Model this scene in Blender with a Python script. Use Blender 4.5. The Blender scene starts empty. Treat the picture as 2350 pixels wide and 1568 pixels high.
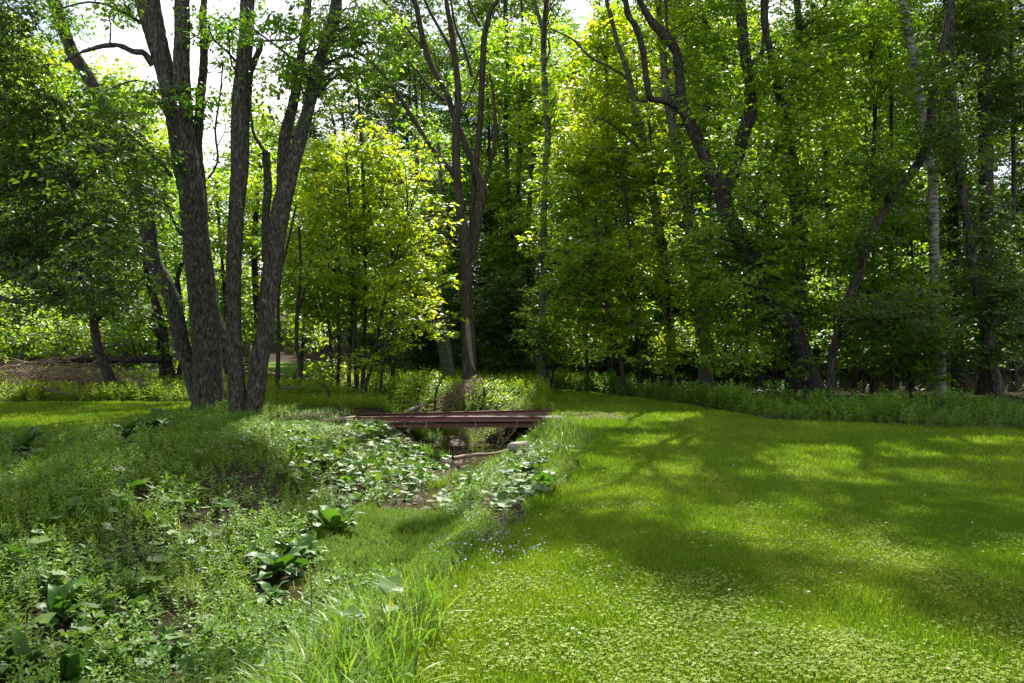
import bpy, math
import numpy as np
rng = np.random.default_rng(7)
R = math.radians
scene = bpy.context.scene
COL = scene.collection

# ------------------------------------------------------------------ camera, world, sun, exposure
F = 28.0 / 36.0 * 2350.0          # focal length in units of the 2350-wide photograph
EYE, HOR = 1.6, 784.0
cam_d = bpy.data.cameras.new("camera"); cam = bpy.data.objects.new("camera", cam_d)
COL.objects.link(cam); cam.location = (0, 0, EYE); cam.rotation_euler = (R(90), 0, 0)
cam_d.lens = 28; cam_d.sensor_width = 36; cam_d.clip_start = 0.05; cam_d.clip_end = 2000
scene.camera = cam
SUN_EL, SUN_AZ = R(52), R(4)      # azimuth clockwise from +Y
w = bpy.data.worlds.new("World"); scene.world = w; w.use_nodes = True
nt = w.node_tree; nt.nodes.clear()
wo = nt.nodes.new("ShaderNodeOutputWorld"); bg = nt.nodes.new("ShaderNodeBackground")
sky = nt.nodes.new("ShaderNodeTexSky"); sky.sky_type = 'NISHITA'; sky.sun_disc = False
sky.sun_elevation = SUN_EL; sky.sun_rotation = SUN_AZ; sky.air_density = 1.0; sky.dust_density = 1.5
tc = nt.nodes.new("ShaderNodeTexCoord"); nz = nt.nodes.new("ShaderNodeTexNoise")
nz.inputs['Scale'].default_value = 2.6; nz.inputs['Detail'].default_value = 7
rp = nt.nodes.new("ShaderNodeValToRGB"); rp.color_ramp.elements[0].position = .42; rp.color_ramp.elements[1].position = .60
mx = nt.nodes.new("ShaderNodeMixRGB"); mx.inputs['Color2'].default_value = (12.0, 12.1, 12.3, 1)   # sunlit white cloud
nt.links.new(tc.outputs['Generated'], nz.inputs['Vector']); nt.links.new(nz.outputs['Fac'], rp.inputs['Fac'])
nt.links.new(rp.outputs['Color'], mx.inputs['Fac']); nt.links.new(sky.outputs['Color'], mx.inputs['Color1'])
nt.links.new(mx.outputs['Color'], bg.inputs['Color']); nt.links.new(bg.outputs[0], wo.inputs[0])
bg.inputs['Strength'].default_value = 0.065
sd = bpy.data.lights.new("sun", 'SUN'); sd.energy = 5.0; sd.angle = R(0.5); sd.color = (1.0, .95, .84)
so = bpy.data.objects.new("sun", sd); COL.objects.link(so)
SDIR = np.array([math.sin(SUN_AZ)*math.cos(SUN_EL), math.cos(SUN_AZ)*math.cos(SUN_EL), math.sin(SUN_EL)])
from mathutils import Vector
so.rotation_euler = Vector(SDIR).to_track_quat('Z', 'Y').to_euler(); so.location = (0, 60, 60)
scene.view_settings.view_transform = 'Standard'; scene.view_settings.look = 'None'
scene.view_settings.exposure = 1.38; scene.view_settings.gamma = 1
cy = scene.cycles; cy.max_bounces = 7; cy.diffuse_bounces = 4; cy.glossy_bounces = 2; cy.transmission_bounces = 6
cy.use_denoising = True; cy.caustics_reflective = False; cy.caustics_refractive = False
cy.sample_clamp_indirect = 4

# ------------------------------------------------------------------ helpers
def P(px, py, D): return np.array([(px-1175)/F*D, D, EYE-(py-HOR)/F*D])
def proj(p):
    y = np.maximum(p[..., 1], .1)
    return 1175+p[..., 0]/y*F, HOR-(p[..., 2]-EYE)/y*F
def hash3(i, j, k, s):
    n = (i*374761393 + j*668265263 + k*2147483647 + s*144665) & 0xffffffff
    n = ((n ^ (n >> 13))*1274126177) & 0xffffffff
    return ((n ^ (n >> 16)) & 0xffff)/65535.0
def vnoise(p, s=0):
    p = np.asarray(p, float); i = np.floor(p).astype(np.int64); f = p-i; f = f*f*(3-2*f); r = 0
    for a in (0, 1):
        for b in (0, 1):
            for c in (0, 1):
                wt = (f[..., 0] if a else 1-f[..., 0])*(f[..., 1] if b else 1-f[..., 1])*(f[..., 2] if c else 1-f[..., 2])
                r = r+wt*hash3(i[..., 0]+a, i[..., 1]+b, i[..., 2]+c, s)
    return r
def n2(x, y, sc, s=0): return vnoise(np.stack([x*sc, y*sc, np.zeros_like(x)], -1), s)
def fbm2(x, y, sc, s=0): return .55*n2(x, y, sc, s)+.3*n2(x, y, sc*2.1, s+1)+.15*n2(x, y, sc*4.3, s+2)
def sst(a, b, x): t = np.clip((x-a)/(b-a), 0, 1); return t*t*(3-2*t)

class MB:
    """collects polygons with a per-vertex tint; build() links them as one mesh object"""
    def __init__(s): s.v = []; s.l = []; s.n = []; s.t = []; s.c = 0
    def add(s, V, faces_idx, faces_tot, tint):
        s.v.append(V.reshape(-1, 3)); s.l.append(faces_idx.ravel()+s.c); s.n.append(faces_tot.ravel())
        s.t.append(np.broadcast_to(tint, (V.reshape(-1, 3).shape[0],)).astype(np.float32)); s.c += V.reshape(-1, 3).shape[0]
    def build(s, name, mat, parent=None, smooth=False, origin=None):
        V = np.concatenate(s.v).astype(np.float32); L = np.concatenate(s.l).astype(np.int32); N = np.concatenate(s.n).astype(np.int32)
        if origin is not None: V = V-np.asarray(origin, np.float32)
        me = bpy.data.meshes.new(name)
        me.vertices.add(len(V)); me.vertices.foreach_set('co', V.ravel())
        me.loops.add(len(L)); me.loops.foreach_set('vertex_index', L)
        me.polygons.add(len(N)); st = np.concatenate([[0], np.cumsum(N)[:-1]]).astype(np.int32)
        me.polygons.foreach_set('loop_start', st); me.polygons.foreach_set('loop_total', N)
        if smooth: me.polygons.foreach_set('use_smooth', np.ones(len(N), bool))
        at = me.attributes.new('tint', 'FLOAT', 'POINT'); at.data.foreach_set('value', np.concatenate(s.t))
        me.update(calc_edges=True); me.materials.append(mat)
        o = bpy.data.objects.new(name, me); COL.objects.link(o)
        if parent is not None: o.parent = parent
        if origin is not None and parent is None: o.location = origin
        return o
def tag(o, label=None, cat=None, group=None, kind=None):
    for k, v in (('label', label), ('category', cat), ('group', group), ('kind', kind)):
        if v: o[k] = v
    return o
def empty(name, loc, label, cat, group=None):
    o = bpy.data.objects.new(name, None); COL.objects.link(o); o.location = loc; o.empty_display_size = .2
    return tag(o, label, cat, group)

def cat_resample(pts, rad, step):
    pts = np.asarray(pts, float); rad = np.asarray(rad, float)
    if len(pts) < 2: return pts, rad
    q = np.vstack([2*pts[0]-pts[1], pts, 2*pts[-1]-pts[-2]]); o = []; orr = []
    for i in range(len(pts)-1):
        p0, p1, p2, p3 = q[i:i+4]; L = np.linalg.norm(p2-p1); n = max(1, int(math.ceil(L/step)))
        t = (np.arange(n)/n)[:, None]
        o.append(.5*((2*p1)+(-p0+p2)*t+(2*p0-5*p1+4*p2-p3)*t**2+(-p0+3*p1-3*p2+p3)*t**3))
        orr.append(rad[i]+(rad[i+1]-rad[i])*t[:, 0])
    o.append(pts[-1:]); orr.append(rad[-1:])
    return np.concatenate(o), np.concatenate(orr)
def tube(mb, pts, rad, sides=8, step=.3, bump=0.0, tint=.5, seed=0, flare=0.0, resample=True):
    if resample: pts, rad = cat_resample(pts, rad, step)
    n = len(pts); tg = np.gradient(pts, axis=0) if n > 2 else np.repeat((pts[-1:]-pts[:1]), n, 0)
    tg /= np.linalg.norm(tg, axis=1)[:, None]+1e-9
    ref = np.array([0, 1, .0]) if abs(tg[:, 1]).mean() < .8 else np.array([0, 0, 1.])
    u = np.cross(tg, ref); u /= np.linalg.norm(u, axis=1)[:, None]+1e-9; v = np.cross(tg, u)
    a = np.arange(sides)/sides*2*math.pi
    rr = rad[:, None]*np.ones(sides)
    if flare:
        hgt = np.linalg.norm(pts-pts[0], axis=1)[:, None]
        rr = rr*(1+flare*np.exp(-hgt/.28)*(.7+.5*np.cos(a*5+seed)))
    ring = pts[:, None, :]+(u[:, None, :]*np.cos(a)[None, :, None]+v[:, None, :]*np.sin(a)[None, :, None])*rr[..., None]
    if bump:
        sl = np.cumsum(np.r_[0, np.linalg.norm(np.diff(pts, axis=0), axis=1)])[:, None]*np.ones(sides)
        ca, sa = np.cos(a)*np.ones((n, 1)), np.sin(a)*np.ones((n, 1))
        k = rr/.02
        big = vnoise(np.stack([ca*1.6, sa*1.6, sl*1.3], -1), seed)-.5
        pl = vnoise(np.stack([ca*rr/.035, sa*rr/.035, sl/.11], -1), seed+3)
        rg = 1-np.abs(2*pl-1)*1.6
        d = big*.16*rr+bump*(rg)
        ring = pts[:, None, :]+(u[:, None, :]*np.cos(a)[None, :, None]+v[:, None, :]*np.sin(a)[None, :, None])*(rr+d)[..., None]
    i = np.arange(n-1)[:, None]*sides; j = np.arange(sides)[None, :]; j2 = (j+1) % sides
    Fq = np.stack([i+j, i+j2, i+sides+j2, i+sides+j], -1)
    mb.add(ring, Fq, np.full(Fq.shape[0]*Fq.shape[1], 4), tint)

def rotm(yaw, tilt, azt):
    """columns: rotate about z by yaw, then lean by tilt towards azimuth azt"""
    k = len(yaw); c, s = np.cos(yaw), np.sin(yaw)
    Rz = np.zeros((k, 3, 3)); Rz[:, 0, 0] = c; Rz[:, 0, 1] = -s; Rz[:, 1, 0] = s; Rz[:, 1, 1] = c; Rz[:, 2, 2] = 1
    ax = np.stack([-np.sin(azt), np.cos(azt), np.zeros(k)], -1); ct, st = np.cos(tilt), np.sin(tilt)
    K = np.zeros((k, 3, 3)); K[:, 0, 1] = -ax[:, 2]; K[:, 0, 2] = ax[:, 1]; K[:, 1, 0] = ax[:, 2]; K[:, 1, 2] = -ax[:, 0]; K[:, 2, 0] = -ax[:, 1]; K[:, 2, 1] = ax[:, 0]
    Rt = np.eye(3)+K*st[:, None, None]+np.matmul(K, K)*(1-ct)[:, None, None]
    return np.matmul(Rt, Rz)
def scatter(mb, proto, pos, scale, yaw, tilt, azt, tint):
    V, faces = proto[0], proto[1]; tv = proto[2] if len(proto) > 2 else 0
    k = len(pos)
    if k == 0: return
    M = rotm(yaw, tilt, azt)
    sc = scale if np.ndim(scale) == 2 else np.repeat(np.asarray(scale)[:, None], 3, 1)
    W = np.einsum('kij,kmj->kmi', M, V[None]*sc[:, None, :])+pos[:, None, :]
    li = np.concatenate([np.array(f) for f in faces]); tt = np.array([len(f) for f in faces])
    T = np.clip(tint[:, None]+np.broadcast_to(tv, (len(V),))[None], 0, 1)
    mb.add(W, li[None]+np.arange(k)[:, None]*len(V), np.tile(tt, k), T.ravel())
def U(a, b, n): return rng.uniform(a, b, n)

# ------------------------------------------------------------------ materials
def newmat(name):
    m = bpy.data.materials.new(name); m.use_nodes = True; m.node_tree.nodes.clear()
    return m, m.node_tree.nodes, m.node_tree.links
def leafmat(name, cols, trans=.5, tmul=(1.9, 1.7, .7), gloss=.02, rough=.45, fres=.3):
    m, N, L = newmat(name); out = N.new("ShaderNodeOutputMaterial")
    at = N.new("ShaderNodeAttribute"); at.attribute_name = 'tint'
    cr = N.new("ShaderNodeValToRGB"); el = cr.color_ramp.elements
    el[0].color = (*cols[0], 1); el[1].color = (*cols[-1], 1)
    for i, c in enumerate(cols[1:-1]):
        e = el.new((i+1)/(len(cols)-1)); e.color = (*c, 1)
    L.new(at.outputs['Fac'], cr.inputs['Fac'])
    mu = N.new("ShaderNodeMixRGB"); mu.blend_type = 'MULTIPLY'; mu.inputs[0].default_value = 1; mu.inputs[2].default_value = (*tmul, 1)
    L.new(cr.outputs[0], mu.inputs[1])
    d = N.new("ShaderNodeBsdfDiffuse"); t = N.new("ShaderNodeBsdfTranslucent"); g = N.new("ShaderNodeBsdfGlossy")
    L.new(cr.outputs[0], d.inputs[0]); L.new(mu.outputs[0], t.inputs[0]); g.inputs['Roughness'].default_value = rough
    g.inputs[0].default_value = (.9, .95, .9, 1)
    a = N.new("ShaderNodeMixShader"); a.inputs[0].default_value = trans; L.new(d.outputs[0], a.inputs[1]); L.new(t.outputs[0], a.inputs[2])
    lf = N.new("ShaderNodeLayerWeight"); lf.inputs[0].default_value = .5
    lw = N.new("ShaderNodeMath"); lw.operation = 'POWER'; lw.inputs[1].default_value = 4; L.new(lf.outputs['Facing'], lw.inputs[0])
    ma = N.new("ShaderNodeMath"); ma.operation = 'MULTIPLY_ADD'; ma.inputs[1].default_value = fres; ma.inputs[2].default_value = gloss; ma.use_clamp = True
    L.new(lw.outputs[0], ma.inputs[0])
    b = N.new("ShaderNodeMixShader"); L.new(ma.outputs[0], b.inputs[0]); L.new(a.outputs[0], b.inputs[1]); L.new(g.outputs[0], b.inputs[2])
    L.new(b.outputs[0], out.inputs[0]); return m
def ramp(N, L, src, stops):
    r = N.new("ShaderNodeValToRGB"); el = r.color_ramp.elements
    el[0].position = stops[0][0]; el[0].color = (*stops[0][1], 1); el[1].position = stops[-1][0]; el[1].color = (*stops[-1][1], 1)
    for p, c in stops[1:-1]:
        e = el.new(p); e.color = (*c, 1)
    L.new(src, r.inputs[0]); return r.outputs[0]
def noise(N, L, scale, detail=4, vec=None, rough=.6):
    n = N.new("ShaderNodeTexNoise"); n.inputs['Scale'].default_value = scale; n.inputs['Detail'].default_value = detail; n.inputs['Roughness'].default_value = rough
    if vec is not None: L.new(vec, n.inputs['Vector'])
    return n.outputs['Fac']
def mapping(N, L, sc):
    t = N.new("ShaderNodeTexCoord"); mp = N.new("ShaderNodeMapping"); mp.inputs['Scale'].default_value = sc
    L.new(t.outputs['Object'], mp.inputs[0]); return mp.outputs[0]
def barkmat(name, dark, mid, light, lichen=(.17, .19, .135), lich=.6, zs=.28):
    m, N, L = newmat(name); out = N.new("ShaderNodeOutputMaterial"); b = N.new("ShaderNodeBsdfPrincipled")
    v = mapping(N, L, (1, 1, zs)); n1 = noise(N, L, 26, 6, v, .7)
    c = ramp(N, L, n1, [(.36, dark), (.5, mid), (.66, light)])
    v2 = mapping(N, L, (1, 1, .8)); n2_ = noise(N, L, 7, 6, v2, .75)
    f = ramp(N, L, n2_, [(lich, (0, 0, 0)), (lich+.06, (1, 1, 1))])
    mxx = N.new("ShaderNodeMixRGB"); L.new(f, mxx.inputs[0]); L.new(c, mxx.inputs[1]); mxx.inputs[2].default_value = (*lichen, 1)
    L.new(mxx.outputs[0], b.inputs['Base Color']); b.inputs['Roughness'].default_value = .9; b.inputs['Specular IOR Level'].default_value = .2
    bp = N.new("ShaderNodeBump"); bp.inputs['Strength'].default_value = .9; bp.inputs['Distance'].default_value = .02
    L.new(n1, bp.inputs['Height']); L.new(bp.outputs[0], b.inputs['Normal']); L.new(b.outputs[0], out.inputs[0]); return m
def birchmat():
    m, N, L = newmat("birch_bark"); out = N.new("ShaderNodeOutputMaterial"); b = N.new("ShaderNodeBsdfPrincipled")
    v = mapping(N, L, (1.2, 1.2, 6)); n1 = noise(N, L, 3.2, 5, v, .7)
    c = ramp(N, L, n1, [(.40, (.03, .028, .025)), (.47, (.22, .21, .185)), (.7, (.38, .37, .34))])
    L.new(c, b.inputs['Base Color']); b.inputs['Roughness'].default_value = .7; L.new(b.outputs[0], out.inputs[0]); return m
def plain(name, stops, scale=8, rough=.7, metal=0, bump=.2, vec=(1, 1, 1), dist=.01):
    m, N, L = newmat(name); out = N.new("ShaderNodeOutputMaterial"); b = N.new("ShaderNodeBsdfPrincipled")
    n1 = noise(N, L, scale, 6, mapping(N, L, vec), .65); c = ramp(N, L, n1, stops)
    L.new(c, b.inputs['Base Color']); b.inputs['Roughness'].default_value = rough; b.inputs['Metallic'].default_value = metal
    bp = N.new("ShaderNodeBump"); bp.inputs['Strength'].default_value = bump; bp.inputs['Distance'].default_value = dist
    L.new(n1, bp.inputs['Height']); L.new(bp.outputs[0], b.inputs['Normal']); L.new(b.outputs[0], out.inputs[0]); return m

M = {}
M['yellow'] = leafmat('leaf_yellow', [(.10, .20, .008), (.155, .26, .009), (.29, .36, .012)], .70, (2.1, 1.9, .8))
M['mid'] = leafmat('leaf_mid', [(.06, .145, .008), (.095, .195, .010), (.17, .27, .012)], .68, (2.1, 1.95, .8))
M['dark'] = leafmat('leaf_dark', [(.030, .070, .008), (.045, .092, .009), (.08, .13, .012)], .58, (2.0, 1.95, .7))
M['grass'] = leafmat('leaf_grass', [(.078, .168, .010), (.145, .24, .015), (.33, .335, .055)], .5, (1.5, 1.45, .7), .004, .5, .12)
M['clover'] = leafmat('leaf_clover', [(.125, .21, .014), (.185, .265, .018), (.28, .33, .035)], .35, (1.4, 1.3, .7), .008, .5, .15)
M['weed'] = leafmat('leaf_weed', [(.06, .15, .014), (.09, .19, .018), (.16, .25, .035)], .45, (1.6, 1.55, .7), .012, .45, .25)
M['broad'] = leafmat('leaf_broad', [(.035, .095, .014), (.065, .14, .022), (.12, .19, .04)], .4, (1.8, 1.8, .6), .012, .45, .25)
M['tallgrass'] = leafmat('leaf_tallgrass', [(.08, .18, .014), (.13, .24, .03), (.26, .31, .05)], .45, (1.5, 1.5, .6), .015, .4, .2)
M['straw'] = plain('dry_straw', [(.3, (.10, .065, .035)), (.7, (.33, .25, .16))], 9, .9)
M['bark'] = barkmat('bark_cherry', (.009, .008, .006), (.046, .042, .034), (.125, .118, .098))
M['bark_dark'] = barkmat('bark_dark', (.006, .005, .004), (.030, .027, .022), (.09, .083, .068), lich=.68)
M['bark_grey'] = barkmat('bark_grey', (.035, .033, .028), (.09, .086, .075), (.17, .165, .145), lichen=(.22, .23, .2), lich=.56, zs=.6)
M['bark_brown'] = barkmat('bark_brown', (.016, .013, .009), (.052, .044, .033), (.105, .092, .072), lich=.7, zs=.12)
M['birch'] = birchmat()
M['twig'] = plain('twig', [(.3, (.05, .04, .03)), (.7, (.13, .11, .09))], 12, .9)
M['twig_brown'] = plain('twig_brown', [(.3, (.10, .065, .045)), (.7, (.30, .22, .16))], 12, .9)
M['steel'] = plain('painted_steel', [(.3, (.08, .034, .022)), (.55, (.135, .055, .036)), (.75, (.20, .10, .065))], 22, .62, 0, .15)
M['bolt'] = plain('bolt_zinc', [(.3, (.35, .35, .35)), (.7, (.55, .55, .55))], 30, .4, .8)
M['stone'] = plain('slab_stone', [(.3, (.17, .14, .12)), (.6, (.33, .28, .25)), (.8, (.45, .40, .36))], 9, .9, 0, .6, dist=.03)
M['gravel'] = plain('gravel', [(.3, (.035, .028, .022)), (.6, (.09, .072, .058)), (.8, (.19, .155, .13))], 40, .9)
M['wood'] = plain('weathered_wood', [(.3, (.12, .10, .08)), (.7, (.32, .28, .23))], 14, .9, 0, .5, (.3, 4, 4))
M['fungus'] = plain('pale_wood', [(.3, (.10, .075, .055)), (.7, (.27, .22, .17))], 10, .9, 0, .5, (3, 3, .4))
M['flower'] = leafmat('flower_blue', [(.20, .24, .62), (.28, .33, .75), (.4, .45, .85)], .2, (1, 1, 1), .02)
M['white'] = leafmat('flower_white', [(.6, .6, .55), (.7, .7, .65), (.8, .8, .75)], .2, (1, 1, 1), .02)
M['water'], N, L = newmat('stream_water')
o_ = N.new("ShaderNodeOutputMaterial"); b_ = N.new("ShaderNodeBsdfPrincipled"); b_.inputs['Base Color'].default_value = (.035, .024, .014, 1)
b_.inputs['Roughness'].default_value = .06; b_.inputs['IOR'].default_value = 1.33
bp_ = N.new("ShaderNodeBump"); bp_.inputs['Strength'].default_value = .5; bp_.inputs['Distance'].default_value = .03
L.new(noise(N, L, 9, 4, mapping(N, L, (1, .6, 1))), bp_.inputs['Height']); L.new(bp_.outputs[0], b_.inputs['Normal']); L.new(b_.outputs[0], o_.inputs[0])

# ------------------------------------------------------------------ terrain
def xc(y): return np.interp(y, [0, 2, 5, 7, 9.6, 12.8, 14, 17, 20, 24, 28, 34], [-2.6, -2.5, -2.1, -1.85, -1.75, -1.1, -1.07, -.84, -1.6, -4, -7, -11])
def wr(y): return np.interp(y, [4.7, 5.7, 7.6, 9.9, 13, 17, 22], [1.5, 1.55, 2.0, 2.4, 2.3, 1.85, 1.6])
def wl(y): return np.interp(y, [5, 10, 13, 16.5, 18.5, 22], [3.2, 3.4, 3.0, 2.2, 2.0, 2.0])
def yb(x): return np.interp(x, [.5, 1.5, 2.95, 4.36, 5.3, 6.9, 9.1, 20], [28, 27, 24, 20.7, 16.6, 15.3, 14.2, 13])
def ylow(x): return np.interp(x, [-20, -8.5, -7.7, -6.6], [12, 13.2, 15, 19])
def H(x, y):
    t = x-xc(y)
    pr = np.where(t > 0, sst(.38, wr(y), t), sst(.42, wl(y), -t))
    fade = 1-sst(30, 38, y)
    h = -.80*(1-pr)*fade
    und = (fbm2(x, y, .35, 5)-.5)*.12+(fbm2(x, y, 1.3, 9)-.5)*.05
    lawn = sst(0, 1, t-wr(y))
    h = h+und*(1-.75*lawn)
    h = h+.16*np.exp(-((x+3.6)**2/2.2+(y-9.3)**2/2.0))           # mound on the left bank
    h = h+.02*(y-30)*sst(28, 40, y)+.10*np.maximum(y-48, 0)*sst(48, 70, y)*(1-.0*x)
    h = h-.08*np.maximum(y-95, 0)-.13*np.exp(-((x+3.25)/.8)**2-((y-15.9)/1.2)**2)
    h = h-.14*sst(-3.75, -3.45, x)*(1-sst(.75, .95, x))*sst(16.8, 17.0, y)*(1-sst(18.4, 18.7, y))
    return h
def lawnmask(x, y):
    t = x-xc(y)-wr(y)-.12*(fbm2(x, y, 1.6, 3)-.5)*4
    a = sst(-.1, .25, t)*(1-sst(-.3, .5, y-yb(x)-(n2(x, y, .9, 2)-.5)))
    a = a*(1-(1-sst(.8, 1.3, x+.3*(n2(x, y, 1.2, 6)-.5)))*sst(17.8, 18.8, y))
    b = (1-sst(-.4, .3, x+6.9))*sst(-.2, .5, y-ylow(x))*(1-sst(-.4, .4, y-20.9-(n2(x, y, .8, 4)-.5)))
    c = sst(35, 37, y)*(1-sst(47, 50, y))*sst(-19, -16, x)*(1-sst(-5, -3, x))
    return np.clip(a+b+c, 0, 1)
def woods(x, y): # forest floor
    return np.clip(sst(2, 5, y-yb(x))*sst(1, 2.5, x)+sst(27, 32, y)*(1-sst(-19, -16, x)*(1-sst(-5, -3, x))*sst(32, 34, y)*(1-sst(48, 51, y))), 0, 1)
ys = np.concatenate([np.arange(-12, 2, .7), np.arange(2, 14, .09), np.arange(14, 24, .14), np.arange(24, 50, .5), np.arange(50, 130, 3), np.array([150, 200, 300, 500, 900])])
xs = np.concatenate([np.array([-700, -400, -200, -130, -90, -60, -45]), np.arange(-38, -10, .8), np.arange(-10, 12, .1), np.arange(12, 40, .8), np.array([45, 60, 90, 130, 200, 400, 700])])
X, Y = np.meshgrid(xs, ys); Z = H(X, Y)
ny, nx = X.shape; i = np.arange(ny-1)[:, None]*nx; j = np.arange(nx-1)[None]
mb = MB(); mb.add(np.stack([X, Y, Z], -1), np.stack([i+j, i+j+1, i+nx+j+1, i+nx+j], -1), np.full((ny-1)*(nx-1), 4), lawnmask(X, Y).ravel())
gm, N, L = newmat('ground_soil')
out = N.new("ShaderNodeOutputMaterial"); b = N.new("ShaderNodeBsdfPrincipled"); b.inputs['Roughness'].default_value = .95; b.inputs['Specular IOR Level'].default_value = .1
nA = noise(N, L, 3, 8, mapping(N, L, (1, 1, 1)), .7); nB = noise(N, L, 60, 4, mapping(N, L, (1, 1, 1)), .7)
grass_c = ramp(N, L, nA, [(.3, (.05, .10, .006)), (.6, (.07, .13, .008)), (.8, (.11, .14, .015))])
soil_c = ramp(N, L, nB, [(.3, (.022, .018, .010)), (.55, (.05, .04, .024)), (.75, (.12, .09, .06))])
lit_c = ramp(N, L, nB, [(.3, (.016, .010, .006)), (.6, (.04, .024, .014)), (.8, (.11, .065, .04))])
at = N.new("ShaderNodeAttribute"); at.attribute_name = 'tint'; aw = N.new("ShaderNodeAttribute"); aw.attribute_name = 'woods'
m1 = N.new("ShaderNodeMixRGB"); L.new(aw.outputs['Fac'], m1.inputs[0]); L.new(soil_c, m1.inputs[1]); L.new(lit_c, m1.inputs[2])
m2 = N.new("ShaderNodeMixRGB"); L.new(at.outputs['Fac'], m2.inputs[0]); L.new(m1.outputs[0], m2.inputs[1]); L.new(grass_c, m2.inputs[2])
L.new(m2.outputs[0], b.inputs['Base Color']); bp = N.new("ShaderNodeBump"); bp.inputs['Distance'].default_value = .03; L.new(nB, bp.inputs['Height']); L.new(bp.outputs[0], b.inputs['Normal'])
L.new(b.outputs[0], out.inputs[0])
g = mb.build('ground', gm, smooth=True); tag(g, kind='structure')
a2 = g.data.attributes.new('woods', 'FLOAT', 'POINT'); a2.data.foreach_set('value', woods(X, Y).ravel().astype(np.float32))

# water
mb = MB(); yy = np.arange(2, 30, .2); ww = .62+.25*(n2(yy, yy*0, .8, 8))
V = np.stack([np.stack([xc(yy)-ww, yy, yy*0-.765], -1), np.stack([xc(yy)+ww, yy, yy*0-.765], -1)], 1)
k = np.arange(len(yy)-1)*2; mb.add(V, np.stack([k, k+1, k+3, k+2], -1), np.full(len(k), 4), 0)
tag(mb.build('stream_water', M['water']), kind='structure')

# ------------------------------------------------------------------ light plan: where the ground lies in sun in the photograph
POLY_LIT = [
 [(1000, 1340), (1175, 1296), (1350, 1288), (1475, 1351), (1600, 1386), (1675, 1436), (1750, 1446), (1875, 1371), (1925, 1338), (2000, 1351), (2125, 1406), (2225, 1461), (2350, 1496), (2500, 1520), (2600, 2400), (350, 2400), (520, 1568), (640, 1440), (700, 1350), (850, 1335)],
 [(600, 905), (900, 868), (1330, 866), (1700, 905), (1620, 960), (1330, 990), (1290, 1080), (1230, 1180), (1080, 1180), (960, 1185), (800, 1190), (700, 1120), (600, 1040), (530, 1000)],
]
ELL_LIT = [(1825, 1151, 90, 14), (1675, 1191, 95, 28), (2050, 1216, 50, 18), (1800, 1036, 90, 14), (1525, 1011, 95, 14), (1925, 1066, 70, 12), (1390, 1056, 50, 12), (2250, 1011, 120, 10), (1925, 1106, 80, 9),
           (1725, 1256, 60, 20), (1890, 1186, 60, 12), (130, 967, 190, 11), (1600, 1085, 60, 10), (2180, 1110, 60, 10), (1450, 1130, 60, 12), (600, 1220, 60, 30), (330, 1180, 90, 30), (150, 1110, 90, 22), (300, 1440, 100, 40), (450, 1280, 60, 30), (60, 1250, 60, 40)]
def inpoly(px, py, poly):
    r = np.zeros(px.shape, bool); n = len(poly)
    for a in range(n):
        x1, y1 = poly[a]; x2, y2 = poly[(a+1) % n]
        c = ((y1 > py) != (y2 > py)) & (px < (x2-x1)*(py-y1)/((y2-y1) or 1e-9)+x1); r ^= c
    return r
def lit(gx, gy):
    px, py = proj(np.stack([gx, gy, H(gx, gy)], -1)); r = np.zeros(px.shape, bool)
    for pl in POLY_LIT: r |= inpoly(px, py, pl)
    for (cx, cyy, rx, ry) in ELL_LIT: r |= ((px-cx)/rx)**2+((py-cyy)/ry)**2 < 1
    return r
def ground_hit(p):
    t = p[..., 2]/SDIR[2]; return p[..., 0]-SDIR[0]*t, p[..., 1]-SDIR[1]*t
SKY_GAPS = [(300, 110, 70, 55, .88), (240, 60, 45, 35, .7), (330, 185, 30, 18, .97), (210, 150, 60, 40, .7), (505, 300, 22, 60, .75), (500, 120, 22, 60, .7), (640, 260, 40, 60, .7), (700, 270, 60, 60, .7), (760, 200, 45, 60, .65), (800, 240, 40, 60, .5),
            (1330, 25, 45, 55, .97), (1290, 10, 30, 30, .9), (1695, 130, 22, 40, .8), (1790, 205, 18, 45, .8), (2050, 275, 60, 35, .6), (2010, 270, 18, 30, .8), (2325, 420, 35, 70, .8), (2335, 560, 20, 40, .7), (870, 60, 40, 40, .5), (460, 40, 20, 60, .5), (2330, 130, 15, 30, .5),
            (1985, 330, 30, 30, .6), (2110, 250, 14, 40, .6), (1900, 300, 16, 20, .6), (1620, 240, 14, 20, .6), (2200, 200, 14, 30, .6), (1430, 90, 14, 20, .6), (1210, 430, 14, 20, .5), (1370, 200, 10, 14, .6), (2240, 300, 12, 40, .6), (1960, 60, 14, 14, .6), (1860, 130, 12, 16, .6)]
def gap_keep(p):
    px, py = proj(p); keep = np.ones(px.shape, bool)
    for cx, cyy, rx, ry, pr in SKY_GAPS:
        ins = ((px-cx)/rx)**2+((py-cyy)/ry)**2 < U(.6, 1.15, px.shape); keep &= ~(ins & (U(0, 1, px.shape) < pr))
    return keep

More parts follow.
